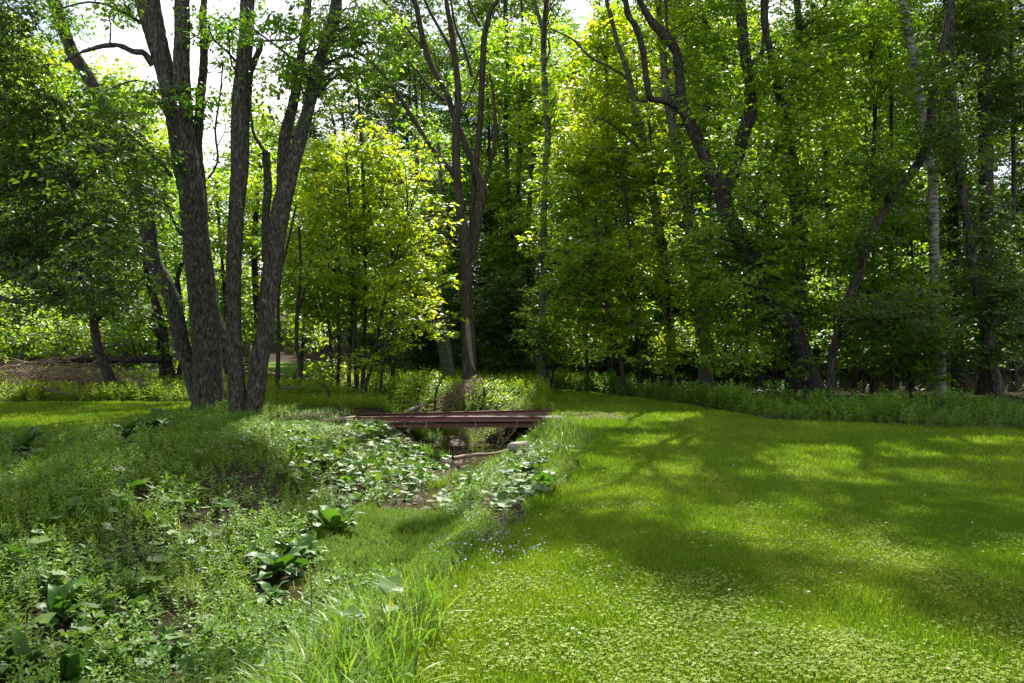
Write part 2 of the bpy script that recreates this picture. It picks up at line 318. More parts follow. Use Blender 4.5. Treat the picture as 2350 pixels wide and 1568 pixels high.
# ------------------------------------------------------------------ leaves
LEAF4 = (np.array([[0, 0, 0], [.5, .28, -.06], [1, 0, -.12], [.5, -.28, -.06]]), [(0, 1, 2), (0, 2, 3)])
LEAF6 = (np.array([[0, 0, 0], [.3, .2, .05], [.68, .17, .0], [1, 0, -.12], [.68, -.17, 0], [.3, -.2, .05]]), [(0, 1, 2, 3), (0, 3, 4, 5)])
def foliage(crown, twigs, centers, radii, dens, leaf, size, tint, droop=.25, flat=.35, gaps=True, litcut=0.0, lim=18, twig_r=.006, per=14, tw=.5):
    """each centre: a blob of flattened leaf sprays joined to the blob's centre by twigs"""
    if gaps: size = size*1.3
    for c, r in zip(centers, radii):
        n = max(3, int(dens*r*r*(3.0 if gaps else 4.2)))
        d = rng.normal(size=(n, 3)); d /= np.linalg.norm(d, axis=1)[:, None]; rr = U(.25, 1, n)**.6
        sp = c+d*rr[:, None]*np.array([r, r, r*.72])
        if gaps:
            sp = sp[gap_keep(sp)]
        if litcut and len(sp):
            gx, gy = ground_hit(sp); near = (gy < lim)
            sp = sp[~(near & lit(gx, gy) & (U(0, 1, len(sp)) < litcut))]  # leaves out sprays whose shadow would fall on the planned sun patches
        n = len(sp)
        if n == 0: continue
        k = n*per; idx = np.repeat(np.arange(n), per)
        rad = U(0, 1, k)**.5*U(.14, .34, n)[idx]; an = U(0, 2*math.pi, k)
        tx, ty = rng.normal(0, flat*.8, n)[idx], rng.normal(0, flat*.8, n)[idx]
        ox, oy = rad*np.cos(an), rad*np.sin(an)
        pos = sp[idx]+np.stack([ox, oy, -ox*tx-oy*ty-rad*rad*droop*1.2+rng.normal(0, .03, k)], -1)
        s = size*U(.65, 1.25, k)
        bt = np.clip(rng.normal(tint, .16, n)[idx]+rng.normal(0, .16, k), 0, 1)
        scatter(crown, leaf, pos, s, an+rng.normal(0, .7, k), np.abs(rng.normal(.25, .38, k))+droop*.5, an+rng.normal(0, .9, k), bt)
        m = rng.random(n) < tw
        for q in sp[m][:int(14)]:
            mid = (c+q)/2+rng.normal(0, .08*r, 3)+np.array([0, 0, .05*r])
            tube(twigs, np.array([c+(q-c)*.05, mid, q]), np.array([twig_r*1.6, twig_r, twig_r*.5]), 3, resample=False)

TREES = {}
def ext_up(pts, rad, top, seed):
    """carry a limb on past the top of the picture until height top"""
    r2 = np.random.default_rng(seed); pts = [np.array(p) for p in pts]; rad = list(rad)
    d = pts[-1]-pts[-2]; d /= np.linalg.norm(d); r0 = rad[-1]; n = 0
    z0 = pts[-1][2]
    while pts[-1][2] < top and n < 12:
        d = d*.75+np.array([0, 0, .35])+r2.normal(0, .12, 3); d /= np.linalg.norm(d)
        pts.append(pts[-1]+d*1.6); f = (pts[-1][2]-z0)/max(top-z0, .1); rad.append(r0*max(.12, 1-.9*f)); n += 1
    return pts, rad
def tree(key, name, label, D, stems, bark='bark', top=0, group=None, cat='tree', bump=.012, sides=20, step=.16, base=True):
    """stems: list of (depth offset base->tip, [(px,py,width px)...])"""
    s0 = stems[0][1]; p0 = P(s0[0][0], s0[0][1], D); bz = float(H(np.array(p0[0]), np.array(p0[1])))
    root = empty(name, (p0[0], p0[1], bz), label, cat, group); paths = []
    for q, (dd, st) in enumerate(stems):
        n = len(st); dp = [D+dd[0]+(dd[1]-dd[0])*k/(n-1) for k in range(n)]
        pts = [P(a[0], a[1], dp[k]) for k, a in enumerate(st)]; rad = [a[2]*.5/F*dp[k] for k, a in enumerate(st)]
        fl = 0
        if st[0][1] > 800 and pts[0][2] > -9 and dd[0] == 0:
            b = pts[0].copy(); b[2] = H(np.array(b[0]), np.array(b[1]))-.12
            if b[2] < pts[0][2]-.08: b[0] += (pts[0][0]-pts[1][0])*.2; pts.insert(0, b); rad.insert(0, rad[0]*1.12)
            else: pts[0] = b
            fl = .28
        if st[-1][1] <= 8 and top: pts, rad = ext_up(pts, rad, top, len(key)*7+q)
        m = MB(); big = max(rad) > .06
        tube(m, pts, rad, sides if big else 8, step if big else .3, bump if big else .002, seed=q*11+len(TREES), flare=fl)
        m.build('trunk' if q == 0 or (st[0][1] > 840 and dd[0] == 0) else 'limb', M[bark], root, True, root.location)
        pp, rr = cat_resample(pts, rad, .5); paths.append((pp, rr))
    TREES[key] = dict(root=root, D=D, path=np.concatenate([a for a, b in paths]), prad=np.concatenate([b for a, b in paths]), crown=MB(), tw=MB(), x=p0[0], leaf='mid', bark=bark)
    return TREES[key]
def limb_to(T, c, rmax=.05):
    """a bough from the stem to the blob centre"""
    p = T['path']; d = np.linalg.norm(p-c, axis=1)+np.maximum(0, p[:, 2]-c[2]+.3)*1.5
    k = int(np.argmin(d)); a = p[k]; Lh = np.linalg.norm(c-a)
    if Lh < .15: return
    r0 = min(rmax, T['prad'][k]*.55, .012+.012*Lh)
    m1 = a+(c-a)*.35+np.array([0, 0, .12*Lh])+rng.normal(0, .05*Lh, 3); m2 = a+(c-a)*.7+np.array([0, 0, .08*Lh])+rng.normal(0, .05*Lh, 3)
    tube(T['tw'], np.array([a, m1, m2, c]), np.array([r0, r0*.75, r0*.5, .007]), 5, .35)
def crown(key, blobs, leaf=None, dens=9, size=.1, tint=.5, spread=1.0, droop=.25, proto=LEAF4, litcut=.9, flat=.35, per=14, tw=.5, gaps=True, dD=0):
    """blobs: (px,py,rx,ry,count,blob radius m) regions in which blobs of leaf are set round the tree"""
    T = TREES[key]
    if leaf: T['leaf'] = leaf
    for (px, py, rx, ry, n, br) in blobs:
        a = U(0, 2*math.pi, n); r = U(0, 1, n)**.5; dep = T['D']+dD+rng.normal(0, spread, n)
        for k in range(n):
            c = P(px+rx*r[k]*math.cos(a[k]), py+ry*r[k]*math.sin(a[k]), dep[k]); rb = br*U(.7, 1.25, 1)[0]
            gz = H(np.array(c[0]), np.array(c[1]))
            if c[2] < gz+rb*.5: continue
            if c[1] < 1.0: continue
            limb_to(T, c); foliage(T['crown'], T['tw'], [c], [rb], dens, proto, size*U(.85, 1.15, 1)[0], tint+rng.normal(0, .17), droop, litcut=litcut, flat=flat, per=per, tw=tw, gaps=gaps)
def finish(key):
    T = TREES[key]; rt = T['root']
    if T['tw'].c: T['tw'].build('branches', M[T['bark'] if T['bark'] not in ('birch',) else 'twig'], rt, False, rt.location)
    if T['crown'].c: T['crown'].build('crown', M[T['leaf']], rt, False, rt.location)

# ------------------------------------------------------------------ the trees one can tell apart
# left pair of big cherries
tree('T1', 'cherry_tree', 'thickest dark cherry tree on the left, with a second trunk leaning away to the left', 18.2, [
 ((0, 0), [(480, 942, 70), (478, 880, 64), (474, 800, 61), (466, 700, 60), (456, 600, 59), (447, 520, 56), (438, 430, 52), (428, 340, 40), (421, 240, 35), (416, 140, 32), (418, 60, 31), (418, 0, 31)]),
 ((0, 1.0), [(470, 935, 40), (452, 897, 36), (439, 846, 35), (418, 795, 33), (405, 727, 32), (384, 659, 31), (350, 591, 31), (337, 489, 30), (324, 450, 31), (299, 384, 30), (289, 323, 27), (245, 255, 25), (204, 180, 24), (167, 122, 24), (146, 68, 23), (122, 0, 24)]),
 ((.15, .3), [(446, 480, 40), (420, 400, 36), (404, 300, 33), (392, 230, 36), (378, 160, 38), (358, 85, 44), (338, 0, 50)]),
 ((.3, .8), [(462, 500, 30), (456, 400, 24), (452, 335, 21), (460, 230, 17), (468, 136, 15), (466, 60, 13), (468, 0, 12)]),
 ((.6, 1.8), [(528, 850, 22), (520, 812, 20), (508, 760, 19), (493, 715, 17), (478, 650, 13), (470, 600, 9)]),
 ((-.1, -1.0), [(394, 405, 9), (371, 377, 10), (340, 347, 8), (318, 328, 7), (296, 313, 6), (250, 300, 4)]),
 ((.2, -.8), [(352, 150, 13), (330, 122, 10), (306, 119, 9), (280, 107, 8), (252, 104, 7), (215, 111, 6), (182, 122, 4), (150, 140, 3)]),
 ((.2, -.6), [(330, 56, 9), (300, 38, 7), (255, 14, 6), (204, 5, 5), (160, 14, 4), (120, 26, 3)]),
 ((-.1, -1.6), [(415, 540, 6), (380, 470, 7), (352, 420, 8), (320, 372, 7), (285, 350, 5), (230, 335, 4)]),
 ((.2, .6), [(478, 410, 5), (500, 370, 5), (494, 300, 5), (505, 220, 4), (512, 140, 3)]),
], top=21, sides=44, step=.05, bump=.024)
tree('T2', 'cherry_tree', 'dark cherry tree forked at its foot, one trunk straight and one slanting right', 17.0, [
 ((0, 0), [(547, 958, 32), (544, 897, 34), (538, 795, 31), (535, 693, 31), (537, 591, 31), (543, 489, 31), (549, 400, 36), (551, 340, 37), (552, 238, 36), (560, 136, 31), (566, 68, 30), (568, 0, 28)]),
 ((0, -.3), [(576, 962, 34), (587, 897, 37), (595, 829, 37), (608, 761, 34), (613, 693, 35), (628, 591, 38), (643, 489, 40), (655, 435, 38), (673, 374, 29), (697, 289, 26), (711, 238, 23), (731, 153, 24), (751, 85, 22), (772, 0, 22)]),
 ((.1, .8), [(650, 460, 28), (650, 374, 24), (656, 306, 23), (673, 238, 20), (685, 170, 16), (697, 85, 15), (707, 0, 15)]),
 ((.15, .6), [(612, 600, 18), (610, 540, 16), (610, 489, 15), (615, 430, 14), (610, 350, 14)]),
 ((.3, .6), [(610, 352, 8), (592, 325, 8), (580, 300, 6), (575, 250, 4)]),
 ((.1, .5), [(558, 350, 14), (569, 238, 13), (574, 170, 11), (594, 119, 10), (600, 90, 6)]),
 ((.1, -.8), [(545, 145, 7), (520, 118, 5), (490, 90, 4), (478, 60, 3)]),
 ((.1, -1), [(565, 92, 5), (600, 95, 5), (640, 92, 5), (680, 88, 4), (720, 40, 3)]),
], top=20, sides=40, step=.05, bump=.024)
tree('T3', 'black_locust_tree', 'brown trunk with a pale stripped scar behind the brush heap, forking into bare stems', 25, [
 ((0, 0), [(1078, 862, 33), (1075, 778, 30), (1071, 693, 27), (1068, 591, 27), (1063, 523, 22), (1057, 493, 19), (1048, 391, 19), (1047, 306, 17), (1051, 204, 15), (1044, 136, 13), (1036, 68, 12), (1024, 0, 9)]),
 ((.2, .6), [(1078, 600, 18), (1088, 557, 21), (1098, 493, 21), (1109, 438, 18), (1092, 391, 15), (1075, 347, 15), (1047, 282, 14), (1027, 221, 13), (1004, 178, 12), (986, 143, 12), (969, 85, 12), (956, 17, 11), (950, 0, 11)]),
 ((.6, .8), [(1084, 545, 14), (1084, 470, 12), (1092, 380, 13), (1102, 272, 14), (1107, 170, 13), (1112, 85, 12), (1129, 17, 10), (1142, 0, 9)]),
 ((.3, .2), [(1110, 430, 10), (1126, 374, 8), (1136, 306, 8), (1133, 221, 6), (1124, 170, 5)]),
 ((.1, -1.5), [(1050, 420, 12), (1034, 391, 11), (993, 343, 11), (956, 286, 10), (922, 231, 9), (888, 180, 8), (843, 136, 7), (800, 105, 5)]),
 ((.6, .3), [(1022, 232, 7), (985, 200, 6), (960, 165, 5), (915, 120, 4), (880, 90, 3)]),
 ((.4, .9), [(1083, 175, 8), (1065, 110, 7), (1045, 60, 6), (1035, 0, 5)]),
 ((.5, .8), [(1101, 60, 7), (1085, 30, 6), (1075, 0, 5)]),
 ((.5, .3), [(985, 128, 6), (950, 85, 5), (912, 40, 4), (880, 0, 4)]),
 ((.4, .8), [(1050, 140, 8), (1025, 95, 8), (1005, 60, 7), (975, 0, 7)]),
 ((.3, .5), [(1050, 270, 4), (1075, 225, 4), (1100, 160, 4)]),
], 'bark_brown', top=17, sides=24, step=.1)
T = TREES['T3']; m = MB(); sc = [(1072, 730, 9), (1074, 760, 13), (1077, 790, 12), (1083, 830, 8), (1090, 850, 3)]
tube(m, [P(a, b_y, 24.82) for a, b_y, c in sc], [c*.5/F*25 for a, b_y, c in sc], 10, .15, .01); m.build('bark_scar', M['fungus'], T['root'], True, T['root'].location)
tree('T4', 'ash_tree', 'single straight slender grey trunk standing right of centre above the far lawn', 27, [
 ((0, 0), [(1248, 884, 18), (1247, 727, 15), (1248, 557, 14), (1250, 408, 15), (1257, 323, 15), (1254, 255, 13), (1249, 170, 12), (1248, 85, 13), (1255, 0, 9)]),
 ((.1, .5), [(1247, 72, 9), (1235, 34, 8), (1226, 0, 8)]), ((.1, -.4), [(1245, 459, 5), (1224, 449, 4), (1205, 455, 3), (1190, 448, 2)]),
 ((.1, .6), [(1255, 30, 4), (1275, 10, 3), (1285, 0, 3)]), ((.0, .6), [(1254, 140, 5), (1262, 115, 5), (1258, 90, 5)])], 'bark_grey', top=18, sides=18, step=.14)
tree('T5', 'pale_barked_tree', 'pale grey slender trunk right of a thinner twin, just left of the scarred brown trunk', 29, [
 ((0, 0), [(1034, 839, 14), (1027, 795, 14), (1015, 727, 12), (1010, 679, 11), (1014, 557, 10), (1010, 489, 9), (1010, 401, 8), (1006, 330, 6)])], 'bark_grey', sides=16, step=.15)
tree('T5b', 'pale_barked_tree', 'pale grey slender crooked trunk, the left one of two close together behind the brush heap', 30, [
 ((0, 0), [(1020, 839, 16), (1007, 778, 14), (980, 710, 13), (961, 652, 11), (963, 557, 10), (964, 489, 10), (958, 400, 9), (956, 347, 8), (950, 290, 6)])], 'bark_grey', sides=16, step=.15)
tree('T6', 'maple_tree', 'massive dark leaning trunk forking into a bold Y at the right-hand wood edge', 21.5, [
 ((0, 0), [(1872, 920, 52), (1860, 870, 45), (1846, 815, 36), (1815, 745, 35), (1775, 695, 35), (1745, 645, 34), (1721, 591, 34), (1694, 540, 34), (1668, 485, 33), (1657, 440, 34), (1633, 400, 28), (1609, 340, 25), (1585, 289, 24), (1565, 238, 23), (1559, 170, 18), (1551, 119, 18), (1526, 82, 20), (1496, 51, 16), (1476, 17, 12), (1469, 0, 12)]),
 ((.1, .6), [(1660, 450, 26), (1677, 415, 20), (1690, 374, 22), (1707, 306, 28), (1722, 255, 27), (1718, 187, 23), (1707, 102, 22), (1697, 0, 22)]),
 ((0, -.9), [(1575, 262, 16), (1545, 240, 15), (1520, 231, 13), (1492, 224, 12), (1484, 187, 12), (1476, 119, 12), (1462, 68, 12), (1442, 34, 11), (1435, 0, 10)]),
 ((0, -.8), [(1505, 228, 8), (1480, 232, 6), (1462, 229, 4)]),
 ((.2, .9), [(1722, 150, 10), (1745, 125, 8), (1752, 85, 8)]),
 ((.0, -.8), [(1700, 470, 6), (1740, 495, 5), (1790, 520, 4)]),
 ((.0, .5), [(1536, 95, 9), (1530, 60, 8), (1528, 0, 7)]),
], 'bark_dark', top=20, sides=34, step=.08, bump=.024)
tree('T7', 'maple_tree', 'tall upright double-stemmed trunk just right of the bold Y-shaped tree', 22.5, [
 ((0, 0), [(1814, 910, 24), (1822, 829, 34), (1824, 760, 30), (1824, 693, 28), (1836, 600, 24), (1832, 523, 25), (1828, 476, 24), (1820, 408, 24), (1812, 340, 24), (1799, 272, 20), (1786, 204, 18), (1772, 136, 15), (1757, 68, 15), (1755, 0, 17)]),
 ((.1, .5), [(1800, 262, 15), (1815, 211, 14), (1823, 170, 14), (1833, 85, 14), (1828, 0, 14)]),
 ((.2, .8), [(1835, 70, 8), (1865, 45, 6), (1885, 20, 5), (1900, 0, 4)])], 'bark_dark', top=18, sides=24, step=.1)
tree('T8', 'beech_tree', 'straight smooth grey-brown trunk left of the bold Y-shaped tree, its foot in low weeds', 25, [
 ((0, 0), [(1619, 892, 34), (1619, 829, 32), (1612, 761, 32), (1605, 659, 31), (1595, 591, 30), (1585, 523, 28), (1575, 440, 25), (1558, 350, 22), (1540, 272, 20), (1528, 200, 18), (1520, 100, 16), (1512, 0, 14)])], 'bark_grey', top=19, sides=22, step=.12)
tree('T9', 'leaning_grey_tree', 'pale slanting trunk showing through bright yellow-green leaves right of centre', 26.5, [
 ((0, 0), [(1540, 890, 18), (1535, 780, 18), (1526, 620, 18), (1510, 520, 18), (1503, 476, 18), (1493, 425, 17), (1476, 323, 16), (1459, 255, 13), (1442, 170, 12), (1418, 102, 10), (1400, 30, 9), (1392, 0, 8)]),
 ((.1, -.6), [(1462, 262, 7), (1440, 185, 6), (1400, 155, 6), (1352, 130, 6), (1320, 95, 5), (1290, 78, 4), (1262, 66, 3)])], 'bark_grey', top=16, sides=18, step=.14)
tree('T10', 'crooked_tree', 'crooked lichen-spotted trunk bending right and up to a fork, right of the bold Y-shaped tree', 20.5, [
 ((0, 0), [(1901, 926, 24), (1905, 880, 20), (1911, 812, 17), (1925, 761, 18), (1942, 700, 20), (1973, 625, 17), (1993, 550, 19), (2027, 491, 18), (2054, 449, 17), (2100, 386, 19), (2126, 340, 21), (2136, 289, 21), (2139, 238, 17), (2152, 153, 14), (2170, 68, 12), (2180, 0, 10)]),
 ((.1, .6), [(2034, 475, 8), (2028, 430, 6), (2020, 408, 5), (1990, 402, 4)])], 'bark_dark', top=15, sides=26, step=.08)
tree('T11', 'birch_tree', 'white-barked birch with dark patches at the upper right', 23, [
 ((0, 0), [(2160, 926, 22), (2158, 795, 20), (2147, 693, 20), (2144, 560, 20), (2142, 476, 20), (2138, 391, 19), (2122, 289, 18), (2109, 204, 18), (2098, 136, 19), (2081, 68, 20), (2071, 0, 20)])], 'birch', top=16, sides=22, step=.12, bump=.005)
tree('T12', 'ash_tree', 'slender grey trunk leaning left as it rises, right of the white-barked birch', 22, [
 ((0, 0), [(2292, 909, 26), (2268, 795, 22), (2248, 693, 20), (2231, 591, 19), (2217, 489, 19), (2207, 442, 17), (2197, 340, 17), (2188, 238, 15), (2183, 102, 14), (2183, 0, 14)]),
 ((.1, .5), [(2190, 200, 6), (2230, 130, 5), (2280, 95, 4), (2345, 70, 3)])], 'bark', top=17, sides=20, step=.12)
tree('T13', 'oak_tree', 'thick nearly black upright trunk near the right edge behind the leaning grey one', 24.5, [
 ((0, 0), [(2268, 914, 40), (2266, 760, 34), (2264, 557, 31), (2263, 400, 30), (2262, 340, 30), (2260, 221, 28), (2258, 100, 24), (2256, 0, 22)])], 'bark_dark', top=19, sides=24, step=.12)
tree('T14', 'oak_tree', 'black upright trunk between the white-barked birch and the leaning grey trunk', 25.5, [
 ((0, 0), [(2197, 914, 30), (2196, 760, 26), (2190, 560, 24), (2180, 400, 20), (2175, 200, 17), (2172, 0, 14)])], 'bark_dark', top=17, sides=18, step=.15)
tree('T15', 'apple_tree', 'small dark gnarled trunk standing before the fallen log at far left', 22.5, [
 ((0, 0), [(254, 880, 24), (246, 855, 22), (235, 829, 22), (221, 778, 19), (212, 710, 16), (206, 642, 13), (203, 557, 10), (190, 480, 8), (200, 400, 6)]),
 ((.1, -1), [(209, 660, 6), (180, 600, 5), (140, 570, 4), (100, 560, 3)]), ((.1, -1), [(206, 600, 6), (240, 550, 5), (290, 520, 4)])], 'bark_dark', sides=20, step=.12)
tree('T16', 'dark_twisted_tree', 'dark twin-stemmed trunk at the butt end of the fallen log, left of the cherry trees', 26, [
 ((0, 0), [(396, 874, 20), (381, 812, 17), (374, 761, 20), (356, 693, 18), (341, 642, 15), (330, 557, 13), (322, 470, 10), (318, 400, 7)]),
 ((0, .4), [(375, 868, 14), (368, 812, 12), (366, 770, 12), (350, 720, 10)]),
 ((.3, .4), [(410, 868, 12), (418, 800, 9), (409, 700, 9), (407, 640, 9), (424, 580, 8), (418, 500, 6)])], 'bark_dark', sides=18, step=.15)
tree('T17', 'thin_dark_tree', 'thin bare-stemmed tree standing in the gap before the sunlit clearing', 22, [
 ((0, 0), [(637, 876, 9), (639, 780, 8), (640, 652, 7), (660, 560, 5), (680, 470, 4)])], 'bark_dark', sides=8)
tree('T18', 'thin_dark_tree', 'thin crooked stem right of the clearing gap, forked at mid height', 22, [
 ((0, 0), [(690, 905, 8), (688, 840, 8), (680, 780, 9), (684, 700, 9), (690, 620, 7), (686, 520, 6)]), ((.1, .4), [(684, 720, 6), (700, 660, 5), (712, 600, 4)])], 'bark_dark', sides=8)
tree('T19', 'dark_leafy_tree', 'dense dark-leaved tree leaning in from the left edge in front of the woods', 14.5, [
 ((0, 0), [(-120, 960, 60), (-110, 800, 50), (-95, 600, 45), (-70, 400, 40), (-60, 200, 30), (-50, 0, 25)]),
 ((0, -.5), [(-90, 560, 22), (-20, 590, 18), (40, 625, 12), (75, 650, 8)]), ((0, .5), [(-80, 480, 22), (0, 440, 17), (80, 420, 12), (160, 440, 8)]),
 ((0, .8), [(-60, 330, 20), (20, 280, 14), (110, 240, 9)]), ((0, -.6), [(-90, 640, 16), (20, 690, 10), (120, 690, 6)])], 'bark_dark', top=14, sides=20, step=.15)
tree('T20', 'cedar_clump', 'thick dark fluted trunk cluster right of centre in the deep shade', 36, [
 ((0, 0), [(1172, 862, 16), (1170, 780, 15), (1160, 735, 14), (1130, 700, 9), (1105, 680, 6)]),
 ((0, .4), [(1185, 864, 22), (1182, 760, 15), (1172, 600, 13), (1168, 450, 11), (1160, 300, 10), (1165, 150, 8), (1160, 0, 6)]), ((0, .3), [(1202, 864, 22), (1198, 740, 16), (1196, 600, 12), (1190, 430, 10), (1196, 250, 9), (1200, 120, 7), (1196, 0, 5)]),
 ((0, .5), [(1222, 864, 18), (1218, 700, 14), (1212, 600, 12), (1216, 450, 10), (1222, 350, 9), (1216, 180, 7), (1222, 30, 5)]), ((0, 0), [(1164, 858, 9), (1160, 760, 8), (1140, 640, 7), (1128, 540, 6)])], 'bark_dark', sides=14, step=.25)
for k, (a, c) in enumerate([((1128, 858, 13), (1126, 500, 8)), ((985, 840, 9), (978, 600, 6))]):
    tree('T2%d' % (k+1), 'dark_background_tree', ['black upright trunk between the scarred brown trunk and the fluted cluster', 'short dark trunk behind the brush heap beside the pale pair'][k], 38, [((0, 0), [a, ((a[0]+c[0])/2+3, (a[1]+c[1])/2, (a[2]+c[2])/2), c, (c[0]-4, c[1]-200, c[2]*.8), (c[0]-12, c[1]-420, c[2]*.5)])], 'bark_dark', sides=10)

# slender saplings of the left centre, one thing each
SAP = [('S1', 24, [(830, 924, 11), (834, 846, 10), (838, 700, 8), (836, 510, 7), (828, 306, 6), (820, 200, 4), (812, 130, 3)], 'tallest slim sapling of the thicket left of the bridge, its tip against the sky'),
 ('S2', 23.5, [(816, 926, 13), (818, 846, 11), (812, 700, 9), (808, 560, 7), (796, 380, 5), (784, 230, 3)], 'slim dark sapling with the thickest foot in the thicket left of the bridge'),
 ('S3', 24.5, [(798, 920, 9), (803, 820, 8), (806, 660, 6), (790, 500, 4), (770, 400, 3)], 'middle sapling of the thicket left of the bridge, leaning slightly left'),
 ('S4', 25, [(775, 905, 9), (777, 800, 7), (776, 660, 6), (762, 480, 4)], 'leftmost sapling of the thicket left of the bridge'),
 ('S5', 22.5, [(870, 932, 7), (874, 880, 7), (878, 838, 6), (884, 790, 4), (900, 740, 3)], 'small lone sapling between thicket and brush heap'),
 ('S6', 23, [(836, 900, 10), (850, 850, 8), (862, 800, 6), (880, 700, 5), (905, 600, 4), (935, 500, 3)], 'sapling of the thicket slanting up to the right'),
 ('S7', 26, [(760, 900, 8), (758, 780, 7), (742, 640, 5), (730, 480, 4), (724, 350, 3)], 'sapling left of the thicket, yellow-green against the sky'),
 ('S8', 27, [(900, 880, 8), (905, 760, 7), (902, 640, 6), (895, 480, 4)], 'sapling behind the thicket with lemon-green leaves before the dark woods'),
 ('S9', 30, [(590, 880, 18), (592, 760, 16), (584, 600, 14), (590, 460, 10), (598, 380, 7)], 'grey trunk seen in the gap between the two cherry trees'),
 ('S10', 30, [(520, 880, 9), (516, 700, 7), (505, 540, 6), (495, 420, 4)], 'slim tree seen just right of the thickest cherry trunk'),
 ('S11', 29, [(690, 880, 8), (700, 700, 7), (706, 560, 5), (716, 420, 3)], 'slim tree right of the slanting cherry trunk with bright leaves'),
 ('S12', 31, [(430, 880, 9), (420, 740, 8), (404, 600, 7), (390, 480, 5)], 'slim tree between the leaning trunk and the thickest cherry trunk')]
for k, D, st, lb in SAP: tree(k, 'sapling', lb, D, [((0, 0), st)], 'bark_dark', sides=8, cat='sapling', group='saplings in the left-centre thicket')
# slim trees of the right-hand wood edge
RS = [('R1', 24, [(1430, 886, 12), (1424, 830, 10), (1400, 740, 8), (1380, 620, 6), (1365, 480, 5)], 'slim sapling with pale foot right of the straight grey trunk'),
 ('R2', 25.5, [(1537, 890, 9), (1536, 800, 8), (1530, 625, 8), (1518, 520, 7), (1500, 400, 5), (1490, 280, 4)], 'slim sapling left of the smooth grey-brown trunk'),
 ('R3', 23, [(1778, 905, 9), (1776, 780, 8), (1768, 640, 7), (1758, 520, 6), (1770, 380, 4)], 'slim sapling left of the double-stemmed trunk'),
 ('R4', 24, [(2003, 905, 10), (2004, 760, 10), (2006, 560, 9), (2003, 400, 9), (2008, 250, 8), (1996, 100, 6), (1990, 0, 5)], 'slim straight tree midway between the bold Y-shaped tree and the birch'),
 ('R5', 26, [(2045, 905, 12), (2048, 760, 11), (2046, 560, 10), (2044, 380, 9), (2046, 200, 7), (2040, 0, 6)], 'dark slim tree left of the white-barked birch'),
 ('R6', 23, [(2090, 915, 8), (2088, 800, 7), (2096, 660, 6), (2090, 520, 5)], 'young slim tree at the foot of the birch'),
 ('R7', 24, [(1960, 915, 10), (1964, 800, 9), (1975, 650, 8), (1990, 480, 6)], 'slim tree right of the crooked lichen-spotted trunk'),
 ('R8', 22, [(1700, 880, 7), (1708, 830, 7), (1716, 790, 6), (1712, 700, 5), (1704, 600, 4)], 'thin tree right of the smooth grey-brown trunk'),
 ('R9', 26, [(1350, 880, 8), (1345, 760, 7), (1352, 620, 6), (1338, 470, 4)], 'slim tree behind the hawthorn right of the straight grey trunk'),
 ('R10', 25, [(1470, 890, 12), (1466, 820, 11), (1452, 700, 9), (1446, 560, 7), (1430, 400, 5)], 'slim tree between the pale-footed sapling and the leaning grey trunk'),
 ('R11', 26, [(2330, 920, 13), (2328, 780, 12), (2325, 560, 10), (2326, 380, 9), (2322, 180, 7), (2320, 0, 6)], 'dark tree at the right edge of the picture'),
 ('R12', 23.5, [(1660, 900, 9), (1664, 800, 8), (1672, 690, 7), (1664, 600, 5)], 'sapling between the smooth grey-brown trunk and the Y-shaped tree'),
 ('R13', 27, [(1745, 895, 12), (1742, 760, 11), (1738, 560, 9), (1742, 380, 8), (1736, 200, 6)], 'dark upright tree behind the trunk of the Y-shaped tree'),
 ('R14', 28, [(1905, 890, 12), (1902, 700, 11), (1898, 480, 9), (1890, 260, 8), (1880, 60, 6)], 'dark upright tree behind the crooked lichen-spotted trunk'),
 ('R15', 29, [(1400, 880, 12), (1398, 700, 10), (1390, 500, 9), (1396, 300, 7), (1390, 140, 6)], 'tall dark tree behind the brightest yellow-green leaves')]
for k, D, st, lb in RS: tree(k, 'slim_tree', lb, D, [((0, 0), st)], 'bark_dark', sides=10, top=14, group='slim trees along the right wood edge')
tree('B1', 'hawthorn_bush', 'pale green rounded bush left of the straight grey trunk', 26.5, [((0, 0), [(1262, 876, 6), (1250, 830, 5), (1235, 790, 4), (1215, 760, 3)]), ((0, .2), [(1268, 876, 6), (1275, 820, 5), (1290, 770, 4)])], 'bark_dark', sides=6, cat='bush')
tree('B2', 'elder_bush', 'bright leafy bush above the brush pile at the far left edge', 27, [((0, 0), [(60, 880, 8), (70, 820, 6), (90, 760, 4)]), ((0, .2), [(40, 880, 8), (20, 800, 6), (0, 740, 4)]), ((0, .2), [(80, 880, 8), (150, 800, 6), (180, 740, 4)])], 'bark_dark', sides=6, cat='bush')
tree('B3', 'rose_bush', 'low leafy bush growing over the left side of the brown brush heap', 21.5, [((0, 0), [(960, 905, 5), (955, 880, 4), (945, 860, 3)]), ((0, .2), [(1000, 905, 5), (1010, 880, 4), (1020, 860, 3)])], 'bark_dark', sides=6, cat='bush')
tree('B4', 'rose_bush', 'low leafy bush at the foot of the sapling thicket left of the bridge', 21, [((0, 0), [(760, 930, 5), (755, 900, 4), (745, 880, 3)]), ((0, .2), [(800, 930, 5), (810, 905, 4), (822, 890, 3)])], 'bark_dark', sides=6, cat='bush')
tree('B5', 'rose_bush', 'low leafy bush right of the brown brush heap behind the bridge', 21, [((0, 0), [(1110, 915, 5), (1112, 890, 4), (1105, 875, 3)]), ((0, .2), [(1150, 915, 5), (1165, 905, 4), (1180, 890, 3)])], 'bark_dark', sides=6, cat='bush')

